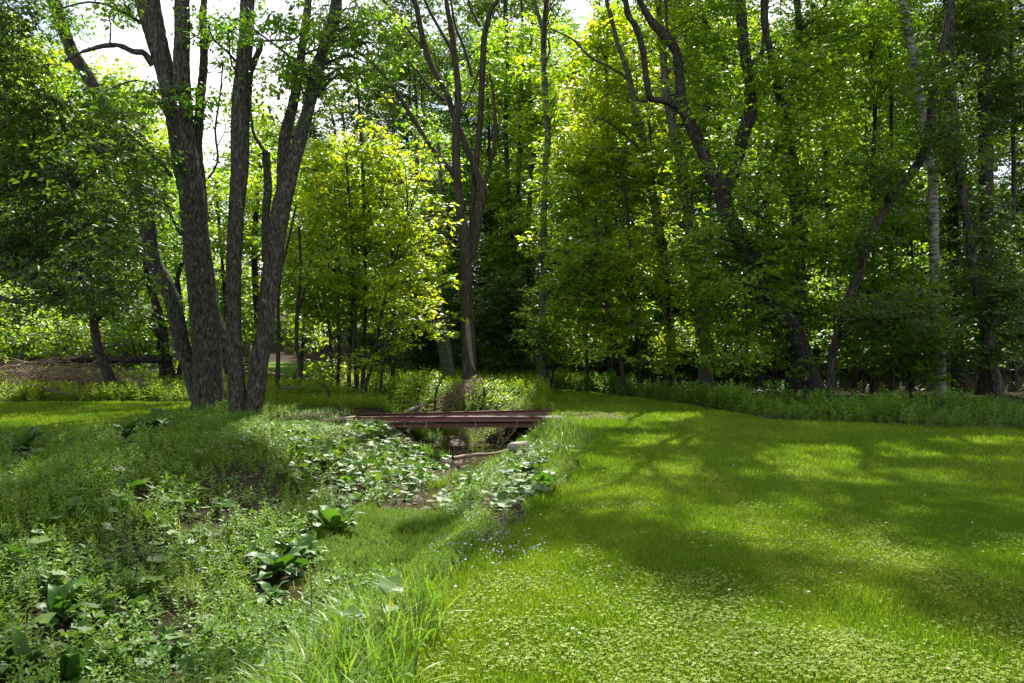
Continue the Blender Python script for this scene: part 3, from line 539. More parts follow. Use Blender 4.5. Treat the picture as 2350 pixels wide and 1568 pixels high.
# ------------------------------------------------------------------ their leaves
L6 = LEAF6
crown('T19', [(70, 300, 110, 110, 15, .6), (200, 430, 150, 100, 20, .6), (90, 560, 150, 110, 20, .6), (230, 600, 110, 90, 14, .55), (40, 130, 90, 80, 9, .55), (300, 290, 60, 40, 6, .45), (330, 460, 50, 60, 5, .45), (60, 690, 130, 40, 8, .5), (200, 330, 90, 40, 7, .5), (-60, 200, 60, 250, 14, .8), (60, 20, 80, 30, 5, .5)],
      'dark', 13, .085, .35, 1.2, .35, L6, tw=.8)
crown('T1', [(250, 215, 60, 30, 5, .4), (350, 245, 60, 50, 7, .4), (200, 300, 80, 40, 6, .5), (300, 20, 60, 25, 5, .5), (430, 250, 40, 40, 4, .4), (150, 60, 60, 50, 6, .5), (500, 200, 40, 60, 4, .4), (480, 60, 40, 50, 4, .5), (430, 165, 20, 50, 2, .35), (330, 380, 60, 40, 4, .45)], 'mid', 13, .095, .35, .8, .5, L6, tw=.8)
crown('T2', [(620, 50, 55, 50, 7, .45), (700, 150, 60, 50, 8, .45), (760, 60, 55, 50, 7, .5), (810, 160, 50, 60, 7, .45), (650, 240, 40, 30, 4, .4), (850, 60, 60, 50, 7, .5), (520, 60, 30, 40, 3, .4), (600, 210, 30, 60, 3, .4), (740, 230, 30, 40, 3, .35), (860, 130, 30, 40, 4, .4)], 'mid', 14, .10, .35, .8, .6, L6, tw=.8)
crown('T3', [(900, 60, 60, 60, 7, .8), (1000, 200, 40, 40, 1, .5)], 'yellow', 9, .11, .3, 1)
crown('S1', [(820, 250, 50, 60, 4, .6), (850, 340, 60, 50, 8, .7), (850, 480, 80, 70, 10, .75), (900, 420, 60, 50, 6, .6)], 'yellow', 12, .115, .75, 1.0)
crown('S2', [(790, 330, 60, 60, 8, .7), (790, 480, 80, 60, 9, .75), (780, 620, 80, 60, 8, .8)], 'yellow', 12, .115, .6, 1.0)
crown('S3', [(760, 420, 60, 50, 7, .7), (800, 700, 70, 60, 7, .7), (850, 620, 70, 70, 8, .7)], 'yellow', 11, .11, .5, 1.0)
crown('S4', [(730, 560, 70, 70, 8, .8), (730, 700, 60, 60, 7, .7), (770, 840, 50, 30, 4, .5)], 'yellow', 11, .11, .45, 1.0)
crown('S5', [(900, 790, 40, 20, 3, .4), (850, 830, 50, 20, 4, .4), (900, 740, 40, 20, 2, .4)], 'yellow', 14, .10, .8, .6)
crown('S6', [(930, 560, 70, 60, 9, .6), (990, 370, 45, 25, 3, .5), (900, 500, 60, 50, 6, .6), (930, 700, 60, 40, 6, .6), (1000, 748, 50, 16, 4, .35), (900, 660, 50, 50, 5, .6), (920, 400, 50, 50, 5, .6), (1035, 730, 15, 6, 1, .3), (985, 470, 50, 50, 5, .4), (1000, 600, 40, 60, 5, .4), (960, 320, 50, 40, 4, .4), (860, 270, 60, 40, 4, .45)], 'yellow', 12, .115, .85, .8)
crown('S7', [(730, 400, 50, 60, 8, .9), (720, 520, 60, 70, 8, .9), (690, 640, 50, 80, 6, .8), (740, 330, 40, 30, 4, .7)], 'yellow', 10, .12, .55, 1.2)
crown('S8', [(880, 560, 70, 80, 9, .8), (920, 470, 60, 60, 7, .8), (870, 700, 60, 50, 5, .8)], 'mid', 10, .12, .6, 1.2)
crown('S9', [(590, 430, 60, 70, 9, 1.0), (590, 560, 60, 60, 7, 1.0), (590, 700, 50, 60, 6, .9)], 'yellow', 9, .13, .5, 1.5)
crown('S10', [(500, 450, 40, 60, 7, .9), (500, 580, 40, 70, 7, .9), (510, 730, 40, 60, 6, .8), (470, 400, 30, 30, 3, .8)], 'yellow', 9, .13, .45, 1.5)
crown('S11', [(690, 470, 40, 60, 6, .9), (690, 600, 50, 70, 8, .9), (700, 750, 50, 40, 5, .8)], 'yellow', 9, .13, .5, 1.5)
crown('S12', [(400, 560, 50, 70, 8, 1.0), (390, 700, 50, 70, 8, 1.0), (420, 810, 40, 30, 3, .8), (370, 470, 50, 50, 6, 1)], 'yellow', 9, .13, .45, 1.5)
crown('T16', [(320, 600, 60, 80, 8, .8), (310, 740, 60, 50, 6, .8), (330, 480, 60, 60, 6, .9), (380, 800, 30, 20, 3, .5)], 'mid', 10, .12, .5, 1)
crown('T15', [(200, 640, 70, 60, 7, .7), (150, 600, 80, 60, 7, .7), (250, 690, 60, 50, 5, .6), (120, 500, 100, 90, 9, .8), (250, 500, 80, 80, 8, .8)], 'dark', 11, .11, .6, 1)
crown('B2', [(60, 770, 110, 50, 13, .8), (170, 780, 80, 50, 9, .8), (-20, 760, 60, 60, 6, .8), (290, 790, 60, 30, 5, .6), (60, 700, 110, 40, 8, .8)], 'yellow', 14, .10, .4, 1.0, tw=.7)
crown('B1', [(1230, 770, 45, 28, 8, .5), (1290, 800, 60, 28, 8, .5), (1240, 745, 40, 15, 4, .4), (1330, 800, 50, 25, 6, .5)], 'mid', 18, .085, .75, .6)
crown('B3', [(945, 885, 42, 22, 9, .36), (985, 864, 30, 8, 4, .28), (925, 912, 26, 14, 5, .3)], 'yellow', 34, .055, .5, .5)
crown('B4', [(770, 905, 60, 22, 9, .4), (720, 925, 40, 14, 5, .35), (840, 915, 30, 14, 4, .3)], 'mid', 30, .055, .5, .5)
crown('B5', [(1130, 892, 20, 10, 4, .3), (1170, 915, 50, 10, 6, .35), (1210, 925, 30, 8, 4, .3)], 'yellow', 34, .055, .5, .5)
crown('T4', [(1230, 560, 40, 50, 5, .45), (1240, 650, 40, 40, 5, .4), (1280, 130, 50, 80, 6, .8), (1270, 280, 40, 70, 5, .5), (1225, 420, 30, 50, 3, .4), (1210, 740, 30, 30, 3, .35)], 'yellow', 8, .12, .5, 1)
crown('T5', [(1010, 390, 40, 40, 3, .6)], 'yellow', 8, .12, .5, 1)
crown('T5b', [(950, 330, 60, 50, 5, .8)], 'mid', 8, .12, .5, 1)
crown('R15', [(1370, 120, 60, 60, 8, 1), (1390, 250, 70, 80, 9, 1), (1420, 60, 60, 50, 6, 1), (1340, 330, 60, 60, 6, .9)], 'yellow', 10, .13, .7, 1.3)
crown('T9', [(1400, 330, 80, 60, 9, .9), (1470, 260, 60, 60, 7, .8), (1360, 420, 90, 60, 9, .8), (1440, 440, 70, 50, 7, .8), (1480, 560, 60, 50, 6, .7), (1430, 180, 60, 50, 6, .8)], 'yellow', 12, .12, .8, 1.0)
crown('R1', [(1340, 560, 60, 60, 8, .7), (1400, 600, 70, 60, 9, .75), (1330, 680, 60, 50, 7, .7), (1380, 760, 70, 40, 7, .6)], 'yellow', 12, .11, .5, 1.0)
crown('R9', [(1300, 500, 40, 60, 6, .7), (1310, 640, 40, 60, 6, .7), (1320, 740, 50, 40, 6, .6), (1290, 380, 40, 60, 5, .8)], 'yellow', 11, .11, .4, 1.0)
crown('R10', [(1440, 650, 70, 60, 9, .75), (1470, 750, 70, 50, 8, .7), (1420, 700, 60, 50, 6, .7), (1500, 830, 60, 20, 4, .5)], 'yellow', 12, .11, .5, 1.0)
crown('R2', [(1510, 400, 60, 60, 7, .8), (1530, 520, 60, 50, 7, .7), (1550, 650, 60, 50, 7, .7), (1560, 770, 60, 40, 6, .7), (1480, 350, 60, 60, 6, .8)], 'yellow', 11, .11, .65, 1.0)
crown('T8', [(1540, 60, 70, 50, 7, 1), (1590, 160, 60, 60, 6, .9), (1600, 320, 50, 60, 5, .8), (1560, 400, 50, 60, 4, .8)], 'yellow', 9, .12, .5, 1.4)
crown('T6', [(1640, 60, 60, 60, 6, .8), (1650, 200, 60, 60, 6, .8), (1660, 330, 50, 60, 5, .7), (1720, 560, 70, 50, 6, .7), (1800, 600, 60, 40, 5, .7), (1490, 120, 40, 40, 3, .6), (1830, 840, 50, 16, 4, .45), (1770, 150, 50, 60, 5, .8), (1620, 560, 60, 60, 6, .8)], 'mid', 11, .11, .6, .8)
crown('R8', [(1680, 640, 60, 50, 7, .7), (1700, 740, 60, 40, 7, .65), (1690, 820, 60, 20, 4, .5)], 'mid', 11, .11, .6, .8, dD=-1.0)
crown('R12', [(1640, 700, 60, 50, 7, .7), (1650, 790, 60, 40, 6, .7), (1600, 620, 50, 50, 5, .7)], 'mid', 11, .11, .6, .8, dD=-1.0)
crown('R3', [(1760, 440, 60, 70, 9, .8), (1770, 560, 60, 60, 8, .8), (1780, 690, 60, 50, 7, .7), (1750, 780, 60, 40, 6, .6), (1820, 770, 50, 40, 5, .6)], 'mid', 11, .11, .6, .9, dD=-1.0)
crown('R13', [(1740, 300, 60, 80, 8, .9), (1730, 100, 60, 60, 5, .9), (1760, 430, 60, 60, 6, .8)], 'yellow', 9, .12, .3, 1.2)
crown('T7', [(1850, 120, 70, 70, 7, .9), (1870, 260, 70, 70, 7, .9), (1860, 400, 60, 60, 6, .8), (1880, 540, 60, 60, 7, .8), (1900, 50, 60, 50, 6, .9), (1790, 330, 40, 60, 4, .7)], 'mid', 11, .11, .75, 1.0)
crown('R14', [(1930, 180, 70, 70, 8, 1), (1930, 330, 60, 60, 7, .9), (1930, 460, 60, 60, 7, .9), (1950, 60, 60, 60, 6, 1), (1900, 640, 60, 50, 6, .8)], 'yellow', 10, .12, .3, 1.2)
crown('R7', [(1940, 560, 60, 60, 7, .7), (1980, 640, 70, 50, 8, .7), (1900, 700, 60, 40, 6, .7), (1960, 770, 70, 40, 7, .6), (1890, 800, 50, 20, 3, .5)], 'mid', 12, .11, .4, .9, dD=-1.0)
crown('R4', [(2000, 180, 60, 60, 7, .8), (2000, 380, 70, 60, 7, .8), (2040, 520, 60, 60, 8, .8), (1990, 60, 60, 50, 6, .9)], 'mid', 11, .11, .6, 1.1, dD=-1.0)
crown('R5', [(2050, 140, 50, 60, 5, .9), (2060, 620, 60, 60, 8, .8), (2040, 400, 50, 60, 6, .8), (2050, 20, 50, 40, 4, .9)], 'mid', 10, .12, .45, 1.2)
crown('T10', [(2080, 720, 70, 50, 8, .65), (2000, 720, 60, 50, 6, .6), (2170, 200, 60, 60, 4, .7), (2180, 330, 50, 60, 4, .7), (2060, 430, 50, 40, 4, .6), (1980, 560, 60, 50, 6, .6)], 'dark', 13, .10, .6, .7, dD=-1.0)
crown('R6', [(2080, 640, 60, 60, 7, .7), (2100, 780, 70, 50, 8, .65), (2040, 820, 60, 30, 5, .5), (2150, 850, 60, 20, 4, .45)], 'mid', 12, .105, .35, .8, dD=-1.0)
crown('T11', [(2110, 480, 50, 50, 5, .7), (2180, 640, 60, 60, 7, .8), (2200, 760, 60, 50, 7, .7), (2060, 60, 40, 40, 3, .8), (2150, 120, 40, 60, 4, .8)], 'mid', 11, .11, .35, .9)
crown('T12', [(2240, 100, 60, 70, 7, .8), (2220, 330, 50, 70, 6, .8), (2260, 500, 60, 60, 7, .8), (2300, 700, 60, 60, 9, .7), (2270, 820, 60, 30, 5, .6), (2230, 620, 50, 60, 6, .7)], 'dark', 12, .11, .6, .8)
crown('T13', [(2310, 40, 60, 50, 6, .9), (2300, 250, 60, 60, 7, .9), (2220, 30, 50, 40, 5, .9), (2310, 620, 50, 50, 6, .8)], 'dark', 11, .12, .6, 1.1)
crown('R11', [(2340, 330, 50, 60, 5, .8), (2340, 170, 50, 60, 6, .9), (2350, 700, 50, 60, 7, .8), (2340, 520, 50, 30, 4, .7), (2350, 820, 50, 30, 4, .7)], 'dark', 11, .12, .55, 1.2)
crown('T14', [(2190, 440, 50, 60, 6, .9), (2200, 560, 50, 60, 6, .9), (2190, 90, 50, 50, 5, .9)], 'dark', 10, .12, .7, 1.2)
crown('T20', [(1180, 500, 70, 90, 11, 1.2), (1200, 300, 70, 110, 14, 1.3), (1160, 650, 70, 70, 8, 1.1), (1210, 120, 60, 80, 8, 1.2), (1130, 780, 60, 30, 4, .8), (1190, 790, 60, 40, 5, .8), (1260, 700, 60, 60, 5, 1)], 'mid', 10, .13, .7, 1.6)
crown('T21', [(1130, 560, 50, 70, 5, .9), (1110, 400, 60, 80, 7, 1.1), (1100, 230, 60, 80, 7, 1.1), (1150, 100, 60, 60, 6, 1.1), (1040, 650, 50, 60, 5, 1.0), (1100, 740, 60, 60, 6, .9)], 'mid', 10, .13, .6, 1.8)
crown('T22', [(980, 520, 50, 70, 6, .9), (940, 640, 60, 50, 6, .9), (1010, 620, 40, 60, 4, .9), (1000, 440, 50, 60, 6, 1)], 'mid', 10, .13, .7, 1.8)

# unseen high canopy added above the view, its leaves placed to shape ground shade
SHADE_CANOPY = [k for k in ('T1', 'T2', 'T3', 'T4', 'T6', 'T7', 'T8', 'T10', 'T12', 'T13', 'T19')]
cx_ = np.array([TREES[k]['path'][-1][0] for k in SHADE_CANOPY]); tan = math.tan(SUN_EL)
n = 5200; gx = U(-15, 16, n); gy = U(1.2, 20, n); keep = ~lit(gx, gy)
soft = fbm2(gx*.55, gy*1.2, .9, 21); left = gx < xc(gy)+.5
keep &= (soft > np.where(left & (gy < 12), .60, .43))
gx, gy = gx[keep], gy[keep]
yt = np.maximum(U(19, 25, len(gx)), (2.3+tan*gy)/.835+U(.3, 2.5, len(gx))); zt = (yt-gy)*tan
xt = gx+(yt-gy)*math.tan(SUN_AZ)
for q in range(len(gx)):
    k = int(np.argmin(np.abs(cx_-xt[q])+U(0, 2.5, len(cx_)))); T = TREES[SHADE_CANOPY[k]]; c = np.array([xt[q], yt[q], zt[q]])
    foliage(T['crown'], T['tw'], [c], [.42], 6, LEAF4, .15, .5, gaps=False, litcut=.97, lim=27, per=16, tw=.15)
    limb_to(T, c, .09 if q % 9 == 0 else .018)
for k in TREES: finish(k)
# ------------------------------------------------------------------ deep woods
def wood_tree(name, h, seed, leaf, nb, lo=.12, conifer=False):
    global rng
    rng = np.random.default_rng(seed); root = bpy.data.objects.new(name, None); COL.objects.link(root)
    m = MB(); pts = [np.array([0, 0, -.4])]; d = np.array([rng.normal(0, .06), rng.normal(0, .06), 1.])
    for k in range(7): pts.append(pts[-1]+d*(h*.9+.4)/7+rng.normal(0, .12, 3)*np.array([1, 1, 0]))
    rad = np.linspace(.19, .04, 8)*h/20; tube(m, np.array(pts), rad, 8, .8, .01); T = dict(path=cat_resample(pts, rad, .5)[0], prad=cat_resample(pts, rad, .5)[1], tw=MB(), crown=MB())
    m.build('trunk', M['bark_dark'], root, True)
    for k in range(nb):
        f = lo+(1-lo)*((k+.5)/nb); z = h*f; rmax = h*(.17*(1-f)+.03 if conifer else .23*math.sin(math.pi*min(1, (f+.16)/1.2))**.7)
        a = rng.uniform(0, 6.283); r = rmax*rng.uniform(.2, 1); ax = pts[min(7, int(f*7)+1)]
        c = np.array([ax[0]+r*math.cos(a), ax[1]+r*math.sin(a), z]); limb_to(T, c)
        foliage(T['crown'], T['tw'], [c], [rng.uniform(.9, 1.5)], 4.6, LEAF4, .20, .5, gaps=False, tw=.25, per=14)
    T['tw'].build('branches', M['bark_dark'], root); T['crown'].build('crown', M[leaf], root); return root
def dup(root):
    r = root.copy(); COL.objects.link(r)
    for ch in list(root.children):
        c = ch.copy(); COL.objects.link(c); c.parent = r
    return r
protos = [wood_tree('woodland_tree', 20, 11, 'mid', 60), wood_tree('woodland_tree', 22, 12, 'dark', 66), wood_tree('woodland_tree', 18, 13, 'dark', 58, .06), wood_tree('woodland_tree', 12, 14, 'yellow', 44, .1), wood_tree('understory_tree', 7, 15, 'mid', 30, .1), wood_tree('understory_tree', 6, 16, 'dark', 26, .08)]
rng = np.random.default_rng(99); used = [False]*len(protos)
def place(pi, px, D, sc, label, group, cat='tree'):
    o = protos[pi] if not used[pi] else dup(protos[pi]); used[pi] = True
    x = (px-1175)/F*D; o.location = (x, D, float(H(np.array(x), np.array(D)))-.05); o.rotation_euler.z = rng.uniform(0, 6.28); o.scale = (sc*rng.uniform(.9, 1.15),)*2+(sc,)
    tag(o, label, cat, group)
G1 = 'tall trees deep in the woods'; G2 = 'lower trees behind the left clearing'; G3 = 'young leafy trees inside the woods'
for row, (D, step) in enumerate([(40, 150), (47, 135), (56, 120), (68, 105)]):
    for px in np.arange(-150+row*40, 2520, step):
        q = px+rng.uniform(-35, 35); d = D+rng.uniform(-2.5, 2.5)
        if q < 860:
            x = (q-1175)/F*d
            if -20 < x < -3 and d < 62: continue
            tp = 330 if 180 < q < 840 else 180
            if q > 760: tp = 300
            if -20 < x < -3: tp = 400
            h = 1.6+(HOR-tp-rng.uniform(-60, 60))*d/F; place(3, q, d, h/12, 'lower tree of the sunlit wood behind the left clearing', G2)
        else:
            far_ok = not (1270 < q < 1380 and row < 3)
            if (q > 2080 and row >= 2) or (1640 < q < 1830 and row == 3) or (2230 < q < 2400 and row >= 1): continue
            pi = int(rng.integers(0, 3)); s = rng.uniform(.85, 1.15) if far_ok else rng.uniform(.72, .8)
            if row == 0: s *= .58 if q < 1330 else .85
            if row == 1 and q < 1400: s *= .78
            place(pi, q, d, s*(1+row*.1), 'tall dark-trunked tree standing deep in the shaded woods', G1)
for px in np.arange(900, 2500, 95):
    q = px+rng.uniform(-40, 40); d = rng.uniform(31, 38); place(4 if rng.random() < .6 else 5, q, d, rng.uniform(.8, 1.3)*(.65 if q < 1330 else 1), 'young leafy tree inside the dark woods behind the edge trunks', G3)
for px in np.arange(-60, 760, 120):
    q = px+rng.uniform(-40, 40); d = rng.uniform(31, 35)
    if 560 < q < 770: continue
    place(4, q, d, rng.uniform(.6, .9), 'young sunlit tree behind the fallen log and cherry trunks', 'young trees behind the left log')
for k, u_ in enumerate(used):
    if not u_: 
        for c in list(protos[k].children): bpy.data.objects.remove(c)
        bpy.data.objects.remove(protos[k])
# ------------------------------------------------------------------ the steel footbridge and what lies round it
rng = np.random.default_rng(5)
def G(px, py, d0=2.5, d1=60):
    D = np.arange(d0, d1, .03); p = np.stack([(px-1175)/F*D, D, EYE-(py-HOR)/F*D], -1)
    hit = np.nonzero(p[:, 2] <= H(p[:, 0], p[:, 1]))[0]; k = hit[0] if len(hit) else len(D)-1
    return np.array([p[k, 0], p[k, 1], float(H(p[k, 0], p[k, 1]))])
def prism(prof, a, b, mat, name, parent, origin, tilt=0):
    """extrude a (y,z) profile from point a to point b"""
    a, b = np.array(a, float), np.array(b, float); n = len(prof); A = np.array([[0, y, z] for y, z in prof])
    V = np.concatenate([A+a, A+b]); m = MB(); k = np.arange(n)
    m.add(V, np.stack([k, (k+1) % n, (k+1) % n+n, k+n], -1), np.full(n, 4), 0)
    m.add(V, np.r_[k[::-1], k+n], np.array([n, n]), 0); return m.build(name, M[mat], parent, False, origin)
def chan(h, f, t, back=0):  # channel section open towards the camera (-y)
    return [(0, 0), (-f, 0), (-f, -t), (-t*0-.004, -t), (-.004, -h+t), (-f, -h+t), (-f, -h), (.006, -h), (.006, 0)]
BO = (-1.4, 17.6, -.1)
br = empty('footbridge', BO, 'low rust-red steel footbridge with a gravel deck spanning the small stream', 'footbridge')
prism(chan(.10, .045, .012), (-3.39, 17.0, -.004), (.67, 17.0, -.004), 'steel', 'side_beam', br, BO)
prism(chan(.105, .045, .012), (-3.45, 18.4, -.07), (.94, 18.4, .033), 'steel', 'side_beam', br, BO)
prism(chan(.115, .06, .012), (-2.75, 17.09, -.122), (.63, 17.09, -.122), 'steel', 'girder', br, BO)
prism(chan(.115, .06, .012), (-2.75, 18.35, -.19), (.63, 18.35, -.15), 'steel', 'girder', br, BO)
prism([(0, 0), (1.34, -.0), (1.34, -.035), (0, -.035)], (-3.3, 17.03, -.14), (.9, 17.03, -.085), 'gravel', 'deck', br, BO)
for a in (928.4, 978, 1091, 1186):
    x = (a-1175)/F*17.0; m = MB(); tube(m, np.array([[x, 17.02, -.11], [x, 17.02, -.232]]), np.array([.008, .008]), 8, resample=False)
    tube(m, np.array([[x, 17.02, -.215], [x, 17.02, -.228]]), np.array([.016, .016]), 6, resample=False); m.build('bolt', M['bolt'], br, False, BO)
ROCK = None
def rockmesh(c, s, seed, rough=.25, n=14):
    th = np.linspace(0, math.pi, n)[:, None]*np.ones(n*2); ph = np.ones((n, 1))*np.arange(n*2)/(n*2)*2*math.pi
    d = np.stack([np.sin(th)*np.cos(ph), np.sin(th)*np.sin(ph), np.cos(th)], -1)
    p = np.sign(d)*np.abs(d)**.6; r = 1+rough*(vnoise(d*1.7+9, seed)-.5)*2+rough*.4*(vnoise(d*5+9, seed+1)-.5)
    V = p*r[..., None]*np.array(s)+np.array(c); i = np.arange(n-1)[:, None]*n*2; j = np.arange(n*2)[None]; j2 = (j+1) % (n*2)
    Fq = np.stack([i+j, i+n*2+j, i+n*2+j2, i+j2], -1); m = MB(); m.add(V, Fq, np.full((n-1)*n*2, 4), 0); return m
def rock(px, py, s, label, seed, D=None, dz=0, name='rock', mat='stone', group=None):
    c = G(px, py) if D is None else np.array([(px-1175)/F*D, D, EYE-(py-HOR)/F*D]); c[2] += dz
    o = rockmesh(c, s, seed).build(name, M[mat], None, False, c); tag(o, label, 'rock', group)
rock(1270, 961, (.235, .20, .05), 'flat pale stone slab at the right end of the footbridge', 3, D=16.95, name='stone_slab')
rock(1232, 1052, (.20, .16, .05), 'flat stone lying on the right edge of the stream below the bridge', 5, dz=.03)
rock(1205, 1034, (.30, .12, .10), 'dark slanted rock under the right end of the footbridge', 6, dz=.05)
rock(1150, 1046, (.16, .12, .04), 'flat wet stone in mid stream just below the bridge', 7, dz=.03)
rock(935, 1095, (.12, .1, .06), 'small brown stone on the left shore of the stream', 8, dz=.02)
gr = MB(); 
def stones(mb, pos, s):
    k = len(pos); V = np.array([[1, 0, 0], [0, 1, 0], [-1, 0, 0], [0, -1, 0], [0, 0, .8], [0, 0, -.5]]); f = [(0, 1, 4), (1, 2, 4), (2, 3, 4), (3, 0, 4)]
    scatter(mb, (V, f), pos, np.stack([s*U(.7, 1.4, k), s, s*U(.6, 1, k)], -1), U(0, 6.28, k), U(0, .5, k), U(0, 6.28, k), U(0, 1, k))
k = 5000; x = U(-3.3, .9, k); y = U(17.05, 18.33, k); f_ = (y-17.03)/1.34
m = MB(); stones(m, np.stack([x, y, -.137+.055*(x+3.3)/4.2+.012*n2(x, y, 6, 2)], -1), U(.008, .018, k)); tag(m.build('gravel', M['gravel'], br, False, BO), kind='stuff')
k = 3500; x = rng.normal(1.45, .45, k); y = 17.2+rng.normal(0, .5, k); m = MB(); stones(m, np.stack([x, y, H(x, y)+.012], -1), U(.008, .02, k))
tag(m.build('gravel_patch', M['gravel']), 'patch of loose grey-brown gravel at the right end of the footbridge', 'gravel', kind='stuff')
k = 700; y = U(11, 20, k); x = xc(y)+rng.normal(0, .5, k); m = MB(); stones(m, np.stack([x, y, np.maximum(H(x, y), -.775)+.01], -1), U(.012, .045, k))
tag(m.build('stream_pebbles', M['gravel']), 'brown pebbles strewn along the stream bed', 'pebbles', kind='stuff')
def plank(a, b, wdt, t, label, nm='timber'):
    a, b = np.array(a, float), np.array(b, float); prof = [(0, 0), (wdt, 0), (wdt, -t), (0, -t)]
    o = prism(prof, a, b, 'wood', nm, None, tuple(a)); return tag(o, label, 'timber')
plank(P(771, 960, 17.1), P(812, 957, 17.2), .25, .045, 'weathered grey plank at the left end of the footbridge')
plank(P(786, 965, 16.95), P(808, 961, 17.0), .10, .04, 'short weathered timber lying under the grey plank at the left end')

def branchy(mb, a, b, r, n, seed, spread=.5, up=.4):
    """a bare dead limb with side shoots"""
    r2 = np.random.default_rng(seed); a, b = np.array(a), np.array(b); L_ = np.linalg.norm(b-a); mids = [a+(b-a)*t+r2.normal(0, .03*L_, 3) for t in (.3, .65)]
    pts = np.array([a, *mids, b]); tube(mb, pts, np.array([r, r*.8, r*.55, r*.2]), 10, .15, .01, seed=seed)
    pr, rr = cat_resample(pts, [r, r*.8, r*.55, r*.2], .1)
    for k in range(n):
        q = int(r2.integers(len(pr)//6, len(pr))); d = r2.normal(0, 1, 3)*spread+np.array([0, 0, up]); d += (b-a)/L_*.7; d /= np.linalg.norm(d); l = r2.uniform(.25, 1)*L_*.3
        tube(mb, np.array([pr[q], pr[q]+d*l*.5+r2.normal(0, .05*l, 3), pr[q]+d*l+r2.normal(0, .1*l, 3)]), np.array([rr[q]*.35+.004, rr[q]*.2+.003, .003]), 4, resample=False)
def dead(name, label, a, b, r, n, seed, mat='bark_dark', cat='log', up=.4):
    m = MB(); branchy(m, a, b, r, n, seed, up=up); a = np.array(a); tag(m.build(name, M[mat], None, True, a), label, cat)
dead('fallen_log', 'long dark fallen trunk propped off the ground at far left', P(372, 824, 25.6), P(60, 836, 24.5), .13, 46, 1)
dead('fallen_branch', 'dead limb resting above the long dark fallen trunk, rising to the right', P(150, 826, 24.6), P(300, 790, 25.5), .05, 22, 2, 'twig')
dead('fallen_branch', 'bare crooked branch lying on the grass before the brush pile at far left', P(70, 885, 21.5), P(165, 905, 20.6), .03, 8, 3, 'twig')
dead('fallen_log', 'thick brown log lying across the edge of the sunlit clearing', P(560, 872, 30), P(745, 872, 30), .19, 6, 4, 'bark_brown')
dead('dead_stick', 'bare stick leaning out of the weeds right of the cherry trees', P(640, 890, 19), P(700, 884, 19.4), .018, 3, 9, 'twig')
dead('driftwood', 'pale barkless branch leaning on the left side of the brush heap', P(927, 948, 18.9), P(978, 925, 19.6), .055, 3, 5, 'fungus', up=0)
dead('driftwood', 'short pale stick lying below the longer barkless branch', P(955, 946, 18.8), P(978, 930, 19.3), .03, 1, 6, 'fungus', up=0)
dead('dead_branch', 'fallen dark branch curving over the right bank under the bridge', P(1040, 1052, 14.2), P(1196, 1022, 16.2), .035, 4, 7, 'twig_brown', up=0)
def heap(name, label, c, sx, sy, sz, n, seed, mat, cat='brush', lmin=.3, lmax=.9, r=.005, hang=True):
    r2 = np.random.default_rng(seed); m = MB(); c = np.array(c)
    for k in range(n):
        a = r2.uniform(0, 6.28); q = r2.uniform(0, 1)**.5; x = c[0]+sx*q*math.cos(a); y = c[1]+sy*q*math.sin(a); z = float(H(np.array(x), np.array(y)))+sz*(1-q**3)*r2.uniform(.05, 1)*(.55+.9*float(n2(np.array(x), np.array(y), 2.3, seed)))
        d = np.array([math.cos(a)*.5+r2.normal(0, 1.1), math.sin(a)*.5+r2.normal(0, 1.1), r2.uniform(-.35, .6)]); d /= np.linalg.norm(d); l = r2.uniform(lmin, lmax)
        p = np.array([x, y, z]); e = p+d*l; e[2] -= l*(.45 if hang else .1); tube(m, np.array([p-d*l*.4, p+np.array([0, 0, .12*l]), e]), np.array([r*.7, r, r*.4])*r2.uniform(.6, 1.6), 3, resample=False)
    tag(m.build(name, M[mat], None, False, c), label, cat)
heap('brush_heap', 'heap of dry red-brown twigs and stems behind the footbridge', G(1050, 936), .95, .45, .55, 420, 1, 'twig_brown', lmin=.4, lmax=1.1, r=.008)
heap('brush_pile', 'wide tangle of grey dead branches at the left wood edge below the fallen trunk', (-13.4, 23.4, 0), 3.0, 1.0, .9, 1000, 2, 'twig_brown', lmin=.4, lmax=1.6, r=.008, hang=False)
heap('straw_clump', 'bleached dry grass clump hanging beneath the middle of the bridge', G(1085, 1006, 17.8), .35, .3, .3, 320, 3, 'straw', 'dry grass', .2, .45, .004)
# wooden frame and rail seen through the gap
fx = P(562, 830, 30); fr = empty('wooden_frame', (fx[0], 30, float(H(fx[0], np.array(30.)))), 'weathered upright wooden frame with slats glimpsed between the forked cherry trunks', 'wooden frame')
def box(name, mat, parent, o, c, s):
    c, s = np.array(c, float), np.array(s, float)/2; q = np.array([[-1, -1, -1], [1, -1, -1], [1, 1, -1], [-1, 1, -1], [-1, -1, 1], [1, -1, 1], [1, 1, 1], [-1, 1, 1]])
    m = MB(); m.add(q*s+c, np.array([0, 3, 2, 1, 4, 5, 6, 7, 0, 1, 5, 4, 1, 2, 6, 5, 2, 3, 7, 6, 3, 0, 4, 7]), np.full(6, 4), 0); return m.build(name, M[mat], parent, False, o)
o = fr.location; z0 = o[2]
for dx in (-.09, .20): box('post', 'wood', fr, o, (o[0]+dx, 30, z0+.85), (.07, .07, 1.75))
box('panel', 'wood', fr, o, (o[0]+.055, 30.02, z0+1.4), (.22, .03, .6))
for q in range(5): box('slat', 'wood', fr, o, (o[0]+.055, 29.99, z0+.35+q*.15), (.22, .03, .035))
dead('leaning_pole', 'thin grey pole leaning in the clearing right of the slanting cherry trunk', P(700, 862, 33), P(717, 840, 33), .03, 0, 12, 'wood', 'pole')

